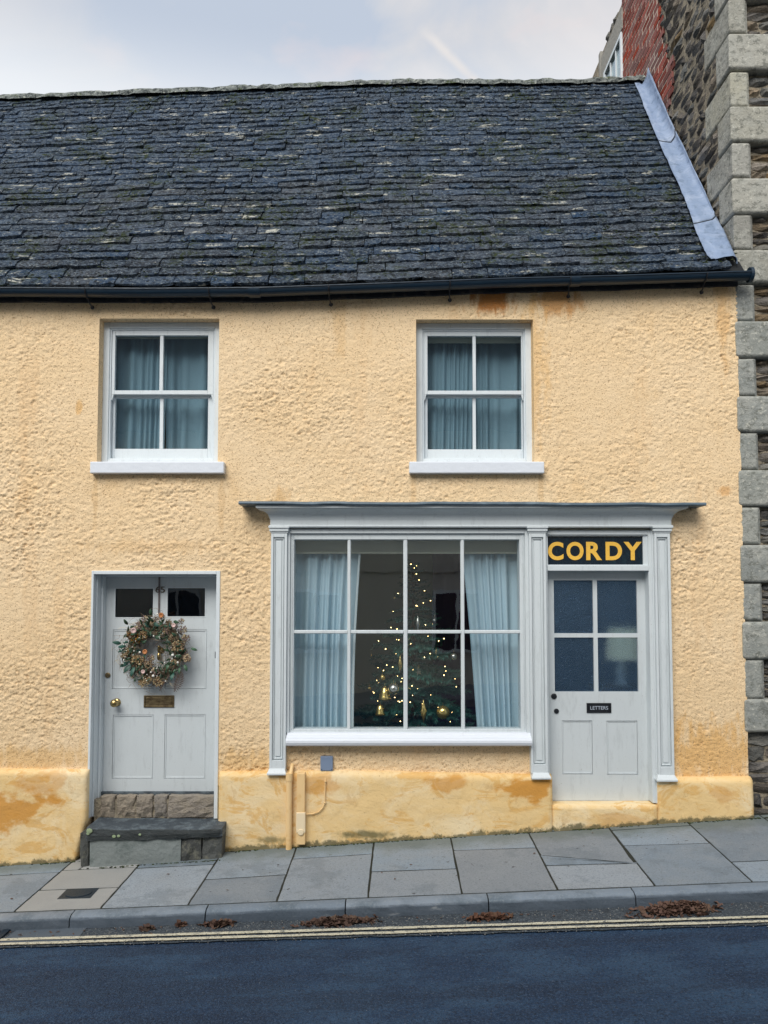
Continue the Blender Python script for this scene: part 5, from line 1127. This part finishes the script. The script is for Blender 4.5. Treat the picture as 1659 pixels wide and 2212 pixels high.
# coursed rubble between the quoins on the front
cnt = 0; far = MB()
ROCKM = []
def rockmesh(seed, mat):
    """unit irregular stone, face towards -y, size 1 x 1 x 1 centred"""
    rr = random.Random(seed); v = []; f = []; nx_, nz_ = 3, 3
    for r in range(nz_ + 1):
        for c in range(nx_ + 1):
            e = (c in (0, nx_)) or (r in (0, nz_)); cor = (c in (0, nx_)) and (r in (0, nz_)); X = c / nx_ - .5; Z = r / nz_ - .5
            if cor: X *= rr.uniform(.72, .92); Z *= rr.uniform(.6, .9)
            elif e: X += rr.uniform(-.04, .04); Z += rr.uniform(-.06, .06)
            v.append((X, -.5 + (.35 if e else 0) + rr.uniform(-.2, .2), Z))
    n = len(v); v += [(p[0] * .95, .5, p[2] * .95) for p in v]; W_ = nx_ + 1
    for r in range(nz_):
        for c in range(nx_): k = r * W_ + c; f.append((k, k + 1, k + 1 + W_, k + W_))
    for c in range(nx_): f.append((c + 1, c, n + c, n + c + 1)); k = nz_ * W_ + c; f.append((k, k + 1, n + k + 1, n + k))
    for r in range(nz_): k = r * W_; f.append((k, k + W_, n + k + W_, n + k)); k = r * W_ + nx_; f.append((k + W_, k, n + k, n + k + W_))
    mb = MB(); mb.add(v, f); return mesh_of(mb, 'stone_shape', mat)
RD = [rockmesh(i, 'rubble_dark') for i in range(6)]; RBN = [rockmesh(i + 10, 'rubble_brown') for i in range(6)]; RG = [rockmesh(i + 20, 'rubble_grey') for i in range(6)]
def add_far(me, M4, mi):
    far.add([M4 @ v_.co for v_ in me.vertices], [tuple(p.vertices) for p in me.polygons], mi)
def courses(x0, x1, z0, z1, hmean, lmean, rng_):
    z = z0; o = []
    while z < z1 - .01:
        h = min(rng_.uniform(.7, 1.3) * hmean, z1 - z)
        if z1 - z - h < .03: h = z1 - z
        x = x0
        while x < x1 - .01:
            l = rng_.uniform(.5, 1.6) * lmean; l = min(l, x1 - x)
            if x1 - x - l < .04: l = x1 - x
            o.append((x, x + l, z, z + h)); x += l
        z += h
    return o
rr = random.Random(3); zlow = -.2
XV = UX(1700, 900, .05)
fstones = []
for z0, z1, k in zrows:
    x0 = XS + .012 + (.46 if k == 'L' else .155) + .012
    fstones += courses(x0, XE - .05, z0 + .004, z1 - .004, .072, .20, rr)
fstones += courses(XS + .03, XE - .05, zlow, zrows[-1][0] - .004, .10, .22, rr)
far.v = []
for (a, b, c, d) in fstones:
    pool = RBN if c > 3.0 and rr.random() < .7 else (RG if rr.random() < .6 else RD); me = rr.choice(pool); g = .008
    if c < zrows[-1][0]: me = rr.choice(RG + RD)
    loc = ((a + b) / 2, YN + .035, (c + d) / 2); scl = (b - a - g, .07, d - c - g)
    if a < XV: inst('stone', me, nb, loc, (0, rr.uniform(-.02, .02), 0), scl)
    else: add_far(me, Matrix.Translation(loc) @ Matrix.Diagonal((*scl, 1)), 0 if pool is RD else 1)
# side wall: bricks, rubble, a white window; only above the cottage roof
def zroof(y): return zE(XS) + (zR(XS) - zE(XS)) * (y - YE) / (YR - YE) if y < YR else zR(XS) - (y - YR) * 1.1
YW0, YW1 = 2.77, 3.46                                   # window in the side wall
def side_at(x, y): dx, dy, dz = ray(x, y); s_ = XW / dx; return CY + s_ * dy, CZ + s_ * dz
wy, wz = side_at(1344, 68); WT = wz; WB = zR(XS) - 1.0; YW0 = wy
bl = [side_at(*q) for q in ((1418, 0), (1422, 40), (1428, 85), (1440, 125), (1452, 160), (1449, 200), (1440, 230))]   # ragged near edge of the brick patch
def brick_edge(z): 
    zz_ = [q[1] for q in bl][::-1]; yy_ = [q[0] for q in bl][::-1]; return float(np.interp(z, zz_, yy_))
def side_visible(y, z): return z > zroof(y) - .12
def side_inst(me, y0, y1, z0, z1, name, dep=.05, px=.0, g=.010):
    loc = (XW + .0 + px, (y0 + y1) / 2, (z0 + z1) / 2)
    return loc, (y1 - y0 - g, dep, z1 - z0 - g)
bm_ = MB(); bm_.box(-.5, .5, -.5, .5, -.5, .5); BRM = mesh_of(bm_, 'brick_shape', 'red_brick')
bricks = []; zb = 5.4
course = 0
while zb < ZH:
    e = brick_edge(zb) + rr.uniform(-.05, .05); y = YW0 + .0 - (0 if course % 2 else .11); 
    y_hi = YW0
    yy = y_hi
    while yy > e:
        y2 = yy - (.215 if (yy < y_hi or course % 2) else .105)
        if zb > zroof((yy + y2) / 2) - .1: bricks.append((max(y2, e - .03), yy, zb, zb + .062))
        yy = y2 - .018
    zb += .077; course += 1
bricks.sort(key=lambda q: (q[2] > 8.55, q[2])); 
bfar = MB()
for i, (a, b, c, d) in enumerate(bricks):
    if b - a < .03: continue
    loc = (XW + .046, (a + b) / 2, (c + d) / 2); scl = (b - a, .09, d - c); j = rr.uniform(-.003, .003)
    if i < 300: inst('brick', BRM, nb, (loc[0] + j, loc[1], loc[2]), (0, 0, -math.pi / 2), scl)
    else: bfar.box(loc[0] - .045, loc[0] + .045, a, b, c, d)
if bfar.v: tag(bfar.build('upper_bricks', 'red_brick', nb), kind='stuff')
mb = MB(); yb0 = 1.6
v = [];  zz_l = np.linspace(5.8, ZH, 24)
for z in zz_l: v += [(XW + .004, brick_edge(z) - .01, z), (XW + .004, YW0, z)]
obj('brick_bed', v, [(2 * i, 2 * i + 1, 2 * i + 3, 2 * i + 2) for i in range(23)], 'brick_mortar', nb)
rs = []
z = 4.2
while z < ZH:
    h = rr.uniform(.055, .12); y = .05
    sw = next((.52 if k == 'S' else .27 for (a, b, k) in zrows if a <= z + h / 2 <= b), .3); y = sw + .0
    while y < YB:
        l = rr.uniform(.09, .34); y2 = y + l; zm = z + h / 2; e = brick_edge(zm) if zm > 5.8 else 99
        ok = side_visible((y + y2) / 2, z + h)
        if ok and y2 < 3.66 and not (y2 > e and y < YW0 + .02) and not (y2 > YW0 - .1 and y < 3.62 and zm < WT + .32): rs.append((y, y2, z, z + h, len(rs)))
        elif ok and y < e < y2 and e - y > .05: rs.append((y, e - .01, z, z + h, len(rs)))
        y = y2
    z += h
def scr(s):
    y, zc_ = (s[0] + s[1]) / 2, (s[2] + s[3]) / 2; return zc_ < 9.0
cnt = 0
for (a, b, c, d, i) in sorted(rs, key=lambda s: s[0] + (s[2] - 5) * .25):
    pool = RD if rr.random() < .55 else (RG if rr.random() < .5 else RBN); me = rr.choice(pool)
    loc = (XW + .036 + rr.uniform(-.006, .010), (a + b) / 2, (c + d) / 2 + rr.uniform(-.01, .01)); scl = (b - a - .006, .08, d - c - .004); ry = rr.uniform(-.10, .10)
    rot = Euler((0, ry, -math.pi / 2))
    if cnt < 300 and c < 9.0: inst('stone', me, nb, loc, rot, scl); cnt += 1
    else: add_far(me, Matrix.Translation(loc) @ rot.to_matrix().to_4x4() @ Matrix.Diagonal((*scl, 1)), 0 if pool is RD else 1)
tag(far.build('distant_rubble', ['rubble_dark', 'rubble_grey'], nb), kind='stuff')
# rendered lintel band and window
mb = MB(); mb.box(XW - .012, XW + .05, YW0 - .03, 3.62, WT + .02, WT + .28); mb.box(XW - .012, XW + .05, 3.52, 3.62, WB, WT + .02); mb.build('lintel', 'pale_render', nb)
swn = empty('side_window', (XW, (YW0 + 3.5) / 2, WB), nb)
mb = MB(); t_ = .05; mb.box(XW - .02, XW + .05, YW0, YW0 + t_, WB, WT); mb.box(XW - .02, XW + .05, 3.46, 3.52, WB, WT); mb.box(XW - .02, XW + .05, YW0 + t_, 3.46, WT - t_, WT)
mb.box(XW - .01, XW + .05, YW0 + .24, YW0 + .27, WB, WT - t_); mb.box(XW - .01, XW + .05, YW0 + .46, YW0 + .49, WB, WT - t_); mb.box(XW - .012, XW + .05, YW0 + t_, 3.46, WT - .52, WT - .48); mb.box(XW - .012, XW + .05, YW0 + t_, 3.46, WT - .98, WT - .94)
mb.build('frame', 'white_paint', swn, bevel=.004)
mb = MB(); mb.box(XW + .008, XW + .012, YW0 + t_, 3.46, WB, WT - t_); mb.build('pane', 'window_glass', swn)
mb = MB(); mb.box(XW - .02, XW + .06, 3.64, 3.72, zR(XS) - 1.2, ZH); mb.build('corner_board', 'pale_render', nb, bevel=.004)

# ================================================================ GROUND
def quad_sheet(name, pts, mat, kind='structure'):
    o = obj(name, pts, [(0, 1, 2, 3)], mat); tag(o, kind=kind); return o
# earth sheet to the horizon (follows the street's slope near the house)
v = []; f = []
gxs = [-400, -60, -12, 12, 60, 400]; gys = [-400, -60, -14, 8, 60, 400]
for y in gys:
    for x in gxs: xx = max(-12, min(12, x)); v.append((x, y, road_z(xx, -4) - .30 ))
obj_ = obj('ground', v, [(r * 6 + c, r * 6 + c + 1, (r + 1) * 6 + c + 1, (r + 1) * 6 + c) for r in range(5) for c in range(5)], 'joint_earth'); tag(obj_, 'dark earth beneath the street', 'ground', kind='structure')
GX0, GX1 = -10, 10
# road with a little unevenness
xs = np.linspace(GX0, GX1, 120); v = []; rows_ = 40
for r in range(rows_):
    for X in xs: Y0 = kerbY(X) - KW + .02; Y1 = -6.6; Y = Y0 + (Y1 - Y0) * r / (rows_ - 1); v.append((X, Y, road_z(X, Y) + float(.010 * (fb(X * 1.5, Y * 1.5, 101, 3) - .5)) * (1 if r > 2 else .3)))
n = len(xs); o = obj('road', v, [(r * n + c, (r + 1) * n + c, (r + 1) * n + c + 1, r * n + c + 1) for r in range(rows_ - 1) for c in range(n - 1)], 'asphalt', smooth=True); tag(o, 'blue grey asphalt road sloping up past the cottage', 'road', kind='structure'); road = o
def strip(name, pa, pb, wid, lift, mat, parent, wob=.004, seed=0, n=160, x0=-4.5, x1=4.5):
    """ribbon lying on the road between two sighted lines"""
    v = []
    for X in np.linspace(x0, x1, n):
        a = pa(X) + wob * n1(X * 13, seed) + wob * n1(X * 41, seed + 1); b = pb(X) + wob * n1(X * 17, seed + 2) + wob * n1(X * 37, seed + 3)
        for Y in (a, b): v.append((X, Y, road_z(X, Y) + lift + .0045))
    return obj(name, v, [(2 * i, 2 * i + 1, 2 * i + 3, 2 * i + 2) for i in range(n - 1)], mat, parent)
def line(p, q): A_, B_ = RP(*p), RP(*q); s_ = (B_[1] - A_[1]) / (B_[0] - A_[0]); return lambda X: A_[1] + s_ * (X - A_[0])
l1a, l1b = line((553, 2016.5), (1659, 1983.5)), line((553, 2021.5), (1659, 1988)); l2a, l2b = line((553, 2026), (1659, 1993)), line((553, 2031), (1659, 1998))
strip('old_asphalt_strip', lambda X: kerbY(X) - KW + .01, lambda X: l2b(X) - .02, 0, .004, 'old_asphalt', road, .006, 3)
strip('yellow_line', l1a, l1b, 0, .012, 'road_paint', road, .0025, 11); strip('yellow_line', l2a, l2b, 0, .012, 'road_paint', road, .0025, 21)
q = [RP(*p) for p in ((46, 2006), (192, 2003), (160, 2040), (-10, 2046))]; obj('concrete_patch', [(a, b, road_z(a, b) + .0125) for a, b, c in q], [(0, 3, 2, 1)], 'concrete_patch', road)
# drain at the far left edge
dr = empty('drain_grate', RP(-10, 2030)); tag(dr, 'dark iron drain grate in the gutter at the far left edge', 'drain'); q = [RP(*p) for p in ((-80, 2014), (30, 2012), (4, 2036), (-110, 2040))]
for k in range(5):
    u0, u1 = k / 5 + .02, (k + 1) / 5 - .05; A_ = [Vector(q[0]).lerp(Vector(q[1]), u0), Vector(q[0]).lerp(Vector(q[1]), u1), Vector(q[3]).lerp(Vector(q[2]), u1), Vector(q[3]).lerp(Vector(q[2]), u0)]
    mb = MB(); mb.prism([(p.x, p.y, p.z + .022) for p in A_], (0, 0, .012)); mb.build('bar', 'cast_iron', dr)
# pavement
pav = empty('pavement', (0, -.5, pave_z(0, -.5))); tag(pav, 'sloping pavement of large grey stone slabs', 'pavement', kind='structure')
v = [(X, Y, pave_z(X, Y) - .0035) for X in (GX0, GX1) for Y in (.3, kerbY(X) - .02)]; obj('joint_bed', v, [(0, 1, 3, 2)], 'joint_earth', pav)
J = [((-270, 1979), (-80, 1862)), ((30, 1970), (160, 1858)), ((217, 1962), (317, 1850)), ((407, 1953), (482, 1838)), ((600, 1940), (643, 1824)), ((796, 1930), (809, 1806)), ((996, 1920.5), (971, 1797)), ((1201, 1914), (1136, 1787)), ((1413, 1911), (1306, 1776)), ((1626, 1905.5), (1476, 1768)), ((1850, 1900), (1640, 1760)), ((2080, 1893), (1815, 1748))]
wallY = -.045
def crossline(j):
    A_, B_ = GP(*j[0]), GP(*j[1]); s_ = (B_[0] - A_[0]) / (B_[1] - A_[1])
    def at(Y): return A_[0] + s_ * (Y - A_[1])
    return at
CL = [crossline(j) for j in J]
def kY(at):                                             # where the joint meets the kerb
    Y = -1.0
    for _ in range(8): Y = kerbY(at(Y)) + .004
    return Y
def frac(at, px, py): g = GP(px, py); yk = kY(at); return (g[1] - yk) / (wallY - yk)
B_ = [[((-100, 1897), (125, 1884))], [((138, 1880), (295, 1873)), ((88, 1923), (255, 1917))], [((303, 1875), (462, 1867))], [((443, 1900), (620, 1889))], [((635, 1855.5), (805, 1844.5))], [((803, 1883), (986, 1876.5))], [((980, 1837), (1160, 1831))],
      [((1136, 1799), (1306, 1789)), ((1181, 1870), (1373, 1864.5))], [((1313, 1794), (1476, 1784)), ((1344, 1827), (1523, 1822))], [((1579, 1862), (1790, 1852))], [((1730, 1835), (1900, 1826))]]
SLM = 'paving_stone'
def slab(poly, mat, seed):
    n = len(poly); c = sum((Vector(p) for p in poly), Vector((0, 0))) / n; P = []
    for i in range(n):
        a = Vector(poly[i]); b = Vector(poly[(i + 1) % n]); m_ = 7
        for k in range(m_): p = a.lerp(b, k / m_); d = (b - a).normalized(); nn = Vector((-d.y, d.x)); pv = Vector(poly[(i - 1) % n]); dp = (a - pv).normalized(); np_ = Vector((-dp.y, dp.x)); g_ = .010 if i in (0, 2) else .0065; gp = .0065 if i in (0, 2) else .010; P.append(p + nn * (g_ + .0032 * n1(k * 2.1 + i * 7 + seed, 4)) + (np_ * gp if k == 0 else Vector((0, 0))))
    tlt = (n1(seed, 9) * .002, n1(seed + 5, 9) * .002); h = .0015 + .001 * n1(seed, 2)
    top = [(p.x, p.y, pave_z(p.x, p.y) + h + tlt[0] * (p.x - c.x) + tlt[1] * (p.y - c.y)) for p in P]
    mb = MB(); mb.prism(top, (0, 0, .05)); mb.build('paving_slab', mat, pav, bevel=.003)
for b in range(len(CL) - 1):
    L_, R_ = CL[b], CL[b + 1]; ys = []
    for (pa, pb) in B_[b]: ys.append((GP(*pa)[1], GP(*pb)[1]))
    ys = [(wallY + .06, wallY + .06)] + sorted(ys, key=lambda q: -q[0]) + [(kY(L_), kY(R_))]
    for k in range(len(ys) - 1):
        (a0, a1), (b0_, b1) = ys[k], ys[k + 1]; poly = [(L_(b0_), b0_), (R_(b1), b1), (R_(a1), a1), (L_(a0), a0)]; mat = 'pale_paving_stone' if b == 1 else SLM
        if b == 1 and k == 0:
            m0 = (poly[0][0] * .78 + poly[1][0] * .22, poly[0][1] * .78 + poly[1][1] * .22); m1 = (poly[3][0] * .7 + poly[2][0] * .3, poly[3][1])
            slab([poly[0], m0, m1, poly[3]], mat, 200); slab([m0, poly[1], poly[2], m1], mat, 201); continue
        if b == 7 and k == 1:                            # cracked slab: two pieces meeting at the crack
            cL, cR = GP(1172, 1847), GP(1370, 1864); c2 = (cL[0], cL[1]); c3 = (cR[0], cR[1])
            c2 = (L_(cL[1]), cL[1]); slab([c2, (c3[0], c3[1] + .004), (R_(a1), a1), (L_(a0), a0)], mat, 71); slab([poly[0], poly[1], (c3[0], c3[1] - .0), c2], mat, 72); continue
        slab(poly, mat, b * 10 + k)
mc = [GP(*p) for p in ((123, 1943), (195, 1941), (215, 1919), (145, 1921))]; man = empty('manhole_cover', mc[0]); tag(man, 'small square iron access cover set in the pale paving', 'manhole cover')
mb = MB(); mb.prism([(a, b, c + .0042) for a, b, c in mc], (0, 0, .03)); mb.build('frame', 'cast_iron', man, bevel=.002)
cc = sum((Vector(q) for q in mc), Vector()) / 4; e1 = (Vector(mc[1]) - Vector(mc[0])) / 2; e2 = (Vector(mc[3]) - Vector(mc[0])) / 2
disc = [cc + e1 * .80 * math.cos(t_) + e2 * .80 * math.sin(t_) for t_ in np.linspace(0, 2 * math.pi, 28)[:-1]]; mb = MB(); mb.prism([(p.x, p.y, p.z + .0095) for p in disc], (0, 0, .02)); mb.build('lid', 'cast_iron', man, bevel=.0015)
# kerb
kerb = empty('kerb', (0, kerbY(0), pave_z(0, kerbY(0)))); tag(kerb, 'worn grey granite kerb between pavement and road', 'kerb', kind='structure')
kj = [GP(x, y)[0] for x, y in ((-460, 1985), (-153, 1985), (145, 1985), (441, 1972), (745, 1962), (1057, 1948), (1378, 1937), (1705, 1925), (2030, 1915))]
kj = [kj[0] - .95] + kj + [kj[-1] + .95]
for i, (a, b) in enumerate(zip(kj[:-1], kj[1:])):
    a += .004; b -= .004; prof = [(-.005, -.05), (-.005, 0), (-.03, .002), (-.06, .001), (-.080, -.004), (-.094, -.014), (-.101, -.028), (-.104, -.06), (-.107, -.2)]; n = 14; v = []; K = len(prof)
    for c in range(n + 1):
        X = a + (b - a) * c / n; e = min(c, n - c)
        for k, (o_, z_) in enumerate(prof):
            Y = kerbY(X) + o_ + (.004 * n1(X * 9 + k, 31) if 1 < k < 8 else 0) + (.004 if e == 0 and k > 3 else 0) + .003 * n1(i * 3.3, 5); v.append((X, Y, pave_z(X, kerbY(X)) + z_ + (.003 * n1(X * 7 + k * .3, 33) if k > 1 else 0) - (.004 if e == 0 and k in (2, 3, 4, 5) else 0) + .002 * n1(i * 1.7, 8)))
    f = [(c * K + k, c * K + k + 1, (c + 1) * K + k + 1, (c + 1) * K + k) for c in range(n) for k in range(K - 1)] + [tuple(range(K)), tuple(range(n * K, (n + 1) * K))]
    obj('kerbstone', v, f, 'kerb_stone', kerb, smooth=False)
# moss and grit along the foot of the wall and in the joints
mb = MB()
for i in range(1700):
    X = R.uniform(-4, 3.3); 
    if fb(X * 5, 3.3, 55, 3) < R.uniform(.3, .62): continue
    Y = -.066 - abs(R.gauss(0, .010)); 
    if UX(185, 1850, -.2) - .03 < X < UX(478, 1830, -.2) + .03: Y = -.235 - abs(R.gauss(0, .008))
    r = R.uniform(.002, .0075); mb.ball((X, Y, pave_z(X, Y) + r * .3), r, 5, 3, 0 if R.random() < .6 else 1, (1.5, 1, .8))
tag(mb.build('wall_foot_moss', ['moss', 'joint_earth']), 'dark green moss and grit along the foot of the plinth', 'moss', kind='stuff')
# fallen leaves
def pile(cx0, cx1, cy0, cy1, n, hmax, label, seed):
    rr = random.Random(seed); mb = MB(); A_, Bq = RP(cx0, (cy0 + cy1) / 2), RP(cx1, (cy0 + cy1) / 2); C1, C2 = RP((cx0 + cx1) / 2, cy0 + (cy1 - cy0) * .45), RP((cx0 + cx1) / 2, cy1); cxm = (A_[0] + Bq[0]) / 2; hw = (Bq[0] - A_[0]) / 2; cym = (C1[1] + C2[1]) / 2; hd = abs(C1[1] - C2[1]) / 2
    for i in range(n):
        u, w_ = rr.gauss(0, .42), rr.gauss(0, .45)
        if abs(u) > 1.5 or abs(w_) > 1.6: continue
        X = cxm + u * hw; Y = min(cym + w_ * hd, kerbY(X) - KW - .012); hh = hmax * max(0, 1 - (u * u + w_ * w_) * .9) * rr.random(); s_ = rr.uniform(.012, .035); M4 = Matrix.Translation((X, Y, road_z(X, Y) + .012 + hh)) @ Euler((rr.uniform(-.7, .7), rr.uniform(-.7, .7), rr.uniform(0, 6.3))).to_matrix().to_4x4()
        pts = [(-1, 0, 0), (-.45, .45, .25), (.1, .3, .05), (.5, .55, .3), (1, 0, .15), (.4, -.5, .3), (0, -.25, 0), (-.5, -.4, .3)]
        mb.add([M4 @ (Vector(p) * s_) for p in pts] + [M4 @ Vector((0, 0, -.1 * s_))], [(k, (k + 1) % 8, 8) for k in range(8)], 0 if rr.random() < .7 else 1)
    o = mb.build('leaf_pile', ['dry_leaf', 'brown_fern']); return tag(o, label, 'leaves', 'leaf heaps in the gutter', kind='stuff')
pile(1368, 1548, 1945, 1984, 420, .05, 'largest heap of brown fallen leaves by the kerb below the shop door', 1)
pile(655, 808, 1976, 2006, 330, .03, 'heap of brown leaves in the gutter below the waste pipe', 2)
pile(1005, 1102, 1974, 1993, 110, .018, 'thin patch of brown leaves in the gutter below the shop window', 3)
pile(432, 512, 1988, 2007, 110, .016, 'small patch of brown leaves in the gutter right of the doorstep', 4)
pile(304, 336, 2001, 2014, 26, .008, 'few crushed leaves beside the single orange leaf', 5)
pile(383, 405, 1994, 2006, 18, .012, 'tiny tuft of curled leaves below the doorstep', 6)
mb = MB(); c = RP(289, 2001); pts = [(-1, 0, .1), (-.5, .25, .1), (-.6, .8, .3), (-.1, .4, 0), (.2, .9, .3), (.35, .3, .1), (.9, .35, .3), (.6, 0, 0), (.9, -.5, .2), (.3, -.3, 0), (-.1, -.7, .3), (-.4, -.25, 0)]
mb.add([(c[0] + p[0] * .033, c[1] + p[1] * .033, c[2] + .014 + p[2] * .03) for p in pts] + [(c[0], c[1], c[2] + .014)], [(k, (k + 1) % 12, 12) for k in range(12)]); leafm('orange_leaf', (.42, .17, .07), (.5, .25, .1), .8); tag(mb.build('fallen_leaf', 'orange_leaf'), 'single orange brown maple leaf lying in the gutter', 'leaf')
mb = MB(); rr = random.Random(77)
for i in range(90):
    X = rr.uniform(-3.2, 3.2); Y = kerbY(X) - KW - abs(rr.gauss(0, .08)) - .02; z = road_z(X, Y) + .014
    if i % 7 == 0: Y = rr.uniform(kerbY(X) + .1, -.12); z = pave_z(X, Y) + .006
    s_ = rr.uniform(.006, .016); M4 = Matrix.Translation((X, Y, z)) @ Euler((rr.uniform(-.3, .3), rr.uniform(-.3, .3), rr.uniform(0, 6.3))).to_matrix().to_4x4(); mb.add([M4 @ (Vector(p) * s_) for p in ((-1, 0, 0), (-.3, .5, .2), (.5, .4, .1), (1, 0, .2), (.3, -.5, .1), (-.5, -.3, .2))], [(0, 1, 2, 3, 4, 5)], rr.randrange(2))
tag(mb.build('leaf_litter', ['dry_leaf', 'brown_fern']), 'stray leaf fragments strewn along the gutter and slabs', 'leaves', kind='stuff')
# grit on the old asphalt
mb = MB()
for i in range(900):
    X = R.uniform(-3.2, 3.2); Y = R.uniform(l2b(X) - .05, kerbY(X) - KW - .01); r = R.uniform(.0015, .004); mb.ball((X, Y, road_z(X, Y) + .011), r, 4, 2)
tag(mb.build('gutter_grit', 'pale_render'), 'loose pale grit scattered in the gutter', 'grit', kind='stuff')

# ================================================================ OPPOSITE SIDE OF THE STREET (seen only in the glass)
op = empty('opposite_terrace', (0, -8.4, road_z(0, -8))); tag(op, 'plain rendered terrace across the street mirrored in the windows', 'building')
YO = -8.4; ZO = 5.2; mb = MB(); mb.box(-9, 9, YO - 4, YO, -.8, ZO); mb.box(-9, 9, YO, YO + .05, 2.45, 2.62); mb.build('wall', 'opposite_render', op)
mb = MB(); mb.add([(-9.2, YO + .3, ZO - .05), (9.2, YO + .3, ZO - .05), (9.2, YO - 2, ZO + 2.7), (-9.2, YO - 2, ZO + 2.7), (9.2, YO - 4.3, ZO - .05), (-9.2, YO - 4.3, ZO - .05)], [(0, 1, 2, 3), (3, 2, 4, 5), (0, 3, 5), (1, 4, 2)]); mb.build('roof', 'opposite_roof', op)
for k in range(6):
    for z0, z1 in ((.9, 2.1), (3.3, 4.6)):
        X = -7.2 + k * 2.7; mb = MB(); ringframe(mb, X, X + .95, z0, z1, .07, YO + .005, YO + .06); mb.box(X + .45, X + .5, YO + .005, YO + .05, z0 + .07, z1 - .07); w_ = mb.build('window', 'white_paint', op)
        mb = MB(); mb.box(X + .07, X + .88, YO + .003, YO + .02, z0 + .07, z1 - .07); mb.build('pane', 'black_glass_sign', w_)
v = [(X, Y, road_z(X, -6.6) + .12) for X in (GX0, GX1) for Y in (YO - .1, -6.6)]; o = obj('far_pavement', v, [(0, 2, 3, 1)], 'paving_stone'); tag(o, 'pavement on the opposite side of the road', 'pavement', kind='structure')
mb = MB(); mb.add([(X, Y, z) for X in (GX0, GX1) for Y, z in ((-6.6, road_z(X, -6.6) + .12), (-6.6, road_z(X, -6.6) - .1))], [(0, 1, 3, 2)]); tag(mb.build('far_kerb', 'kerb_stone'), 'kerb face of the opposite pavement', 'kerb', kind='structure')

# contrail in the sky, a soft straight streak along a great circle
nt, last, bgn, tcn = WLAST
def dirv(x, y): return Vector(ray(x, y)).normalized()
d1, d2 = dirv(925, 75), dirv(1032, 180); nn = d1.cross(d2).normalized(); mid = ((d1 + d2) / 2).normalized()
def vm(op, a, b=None):
    n_ = nt.nodes.new('ShaderNodeVectorMath'); n_.operation = op; nt.links.new(a, n_.inputs[0]); n_.inputs[1].default_value = b; return n_.outputs['Value']
def mm(op, a, b, c=None):
    n_ = nt.nodes.new('ShaderNodeMath'); n_.operation = op
    for i, q in enumerate((a, b, c)):
        if q is None: continue
        if isinstance(q, (int, float)): n_.inputs[i].default_value = q
        else: nt.links.new(q, n_.inputs[i])
    return n_.outputs[0]
def mr_(a, f0, f1, t0_=0, t1_=1):
    n_ = nt.nodes.new('ShaderNodeMapRange'); n_.interpolation_type = 'SMOOTHSTEP'; nt.links.new(a, n_.inputs[0])
    for i, q in enumerate((f0, f1, t0_, t1_)): n_.inputs[i + 1].default_value = q
    return n_.outputs[0]
dn = nt.nodes.new('ShaderNodeVectorMath'); dn.operation = 'NORMALIZE'; nt.links.new(tcn.outputs['Generated'], dn.inputs[0])
off = mm('ABSOLUTE', vm('DOT_PRODUCT', dn.outputs[0], tuple(nn)), 0.0); w1 = mr_(off, .0075, .000); w2 = mr_(vm('DOT_PRODUCT', dn.outputs[0], tuple(mid)), .9985, .9995)
nz3 = nt.nodes.new('ShaderNodeTexNoise'); nz3.inputs['Scale'].default_value = 40; nt.links.new(dn.outputs[0], nz3.inputs['Vector'])
fac = mm('MULTIPLY', mm('MULTIPLY', w1, w2), mr_(nz3.outputs['Fac'], .3, .6, .3, .8))
mxc = nt.nodes.new('ShaderNodeMix'); mxc.data_type = 'RGBA'; nt.links.new(fac, mxc.inputs['Factor']); nt.links.new(last.outputs['Result'], mxc.inputs['A']); mxc.inputs['B'].default_value = (4.9, 4.7, 4.6, 1)
nt.links.new(mxc.outputs['Result'], bgn.inputs['Color'])
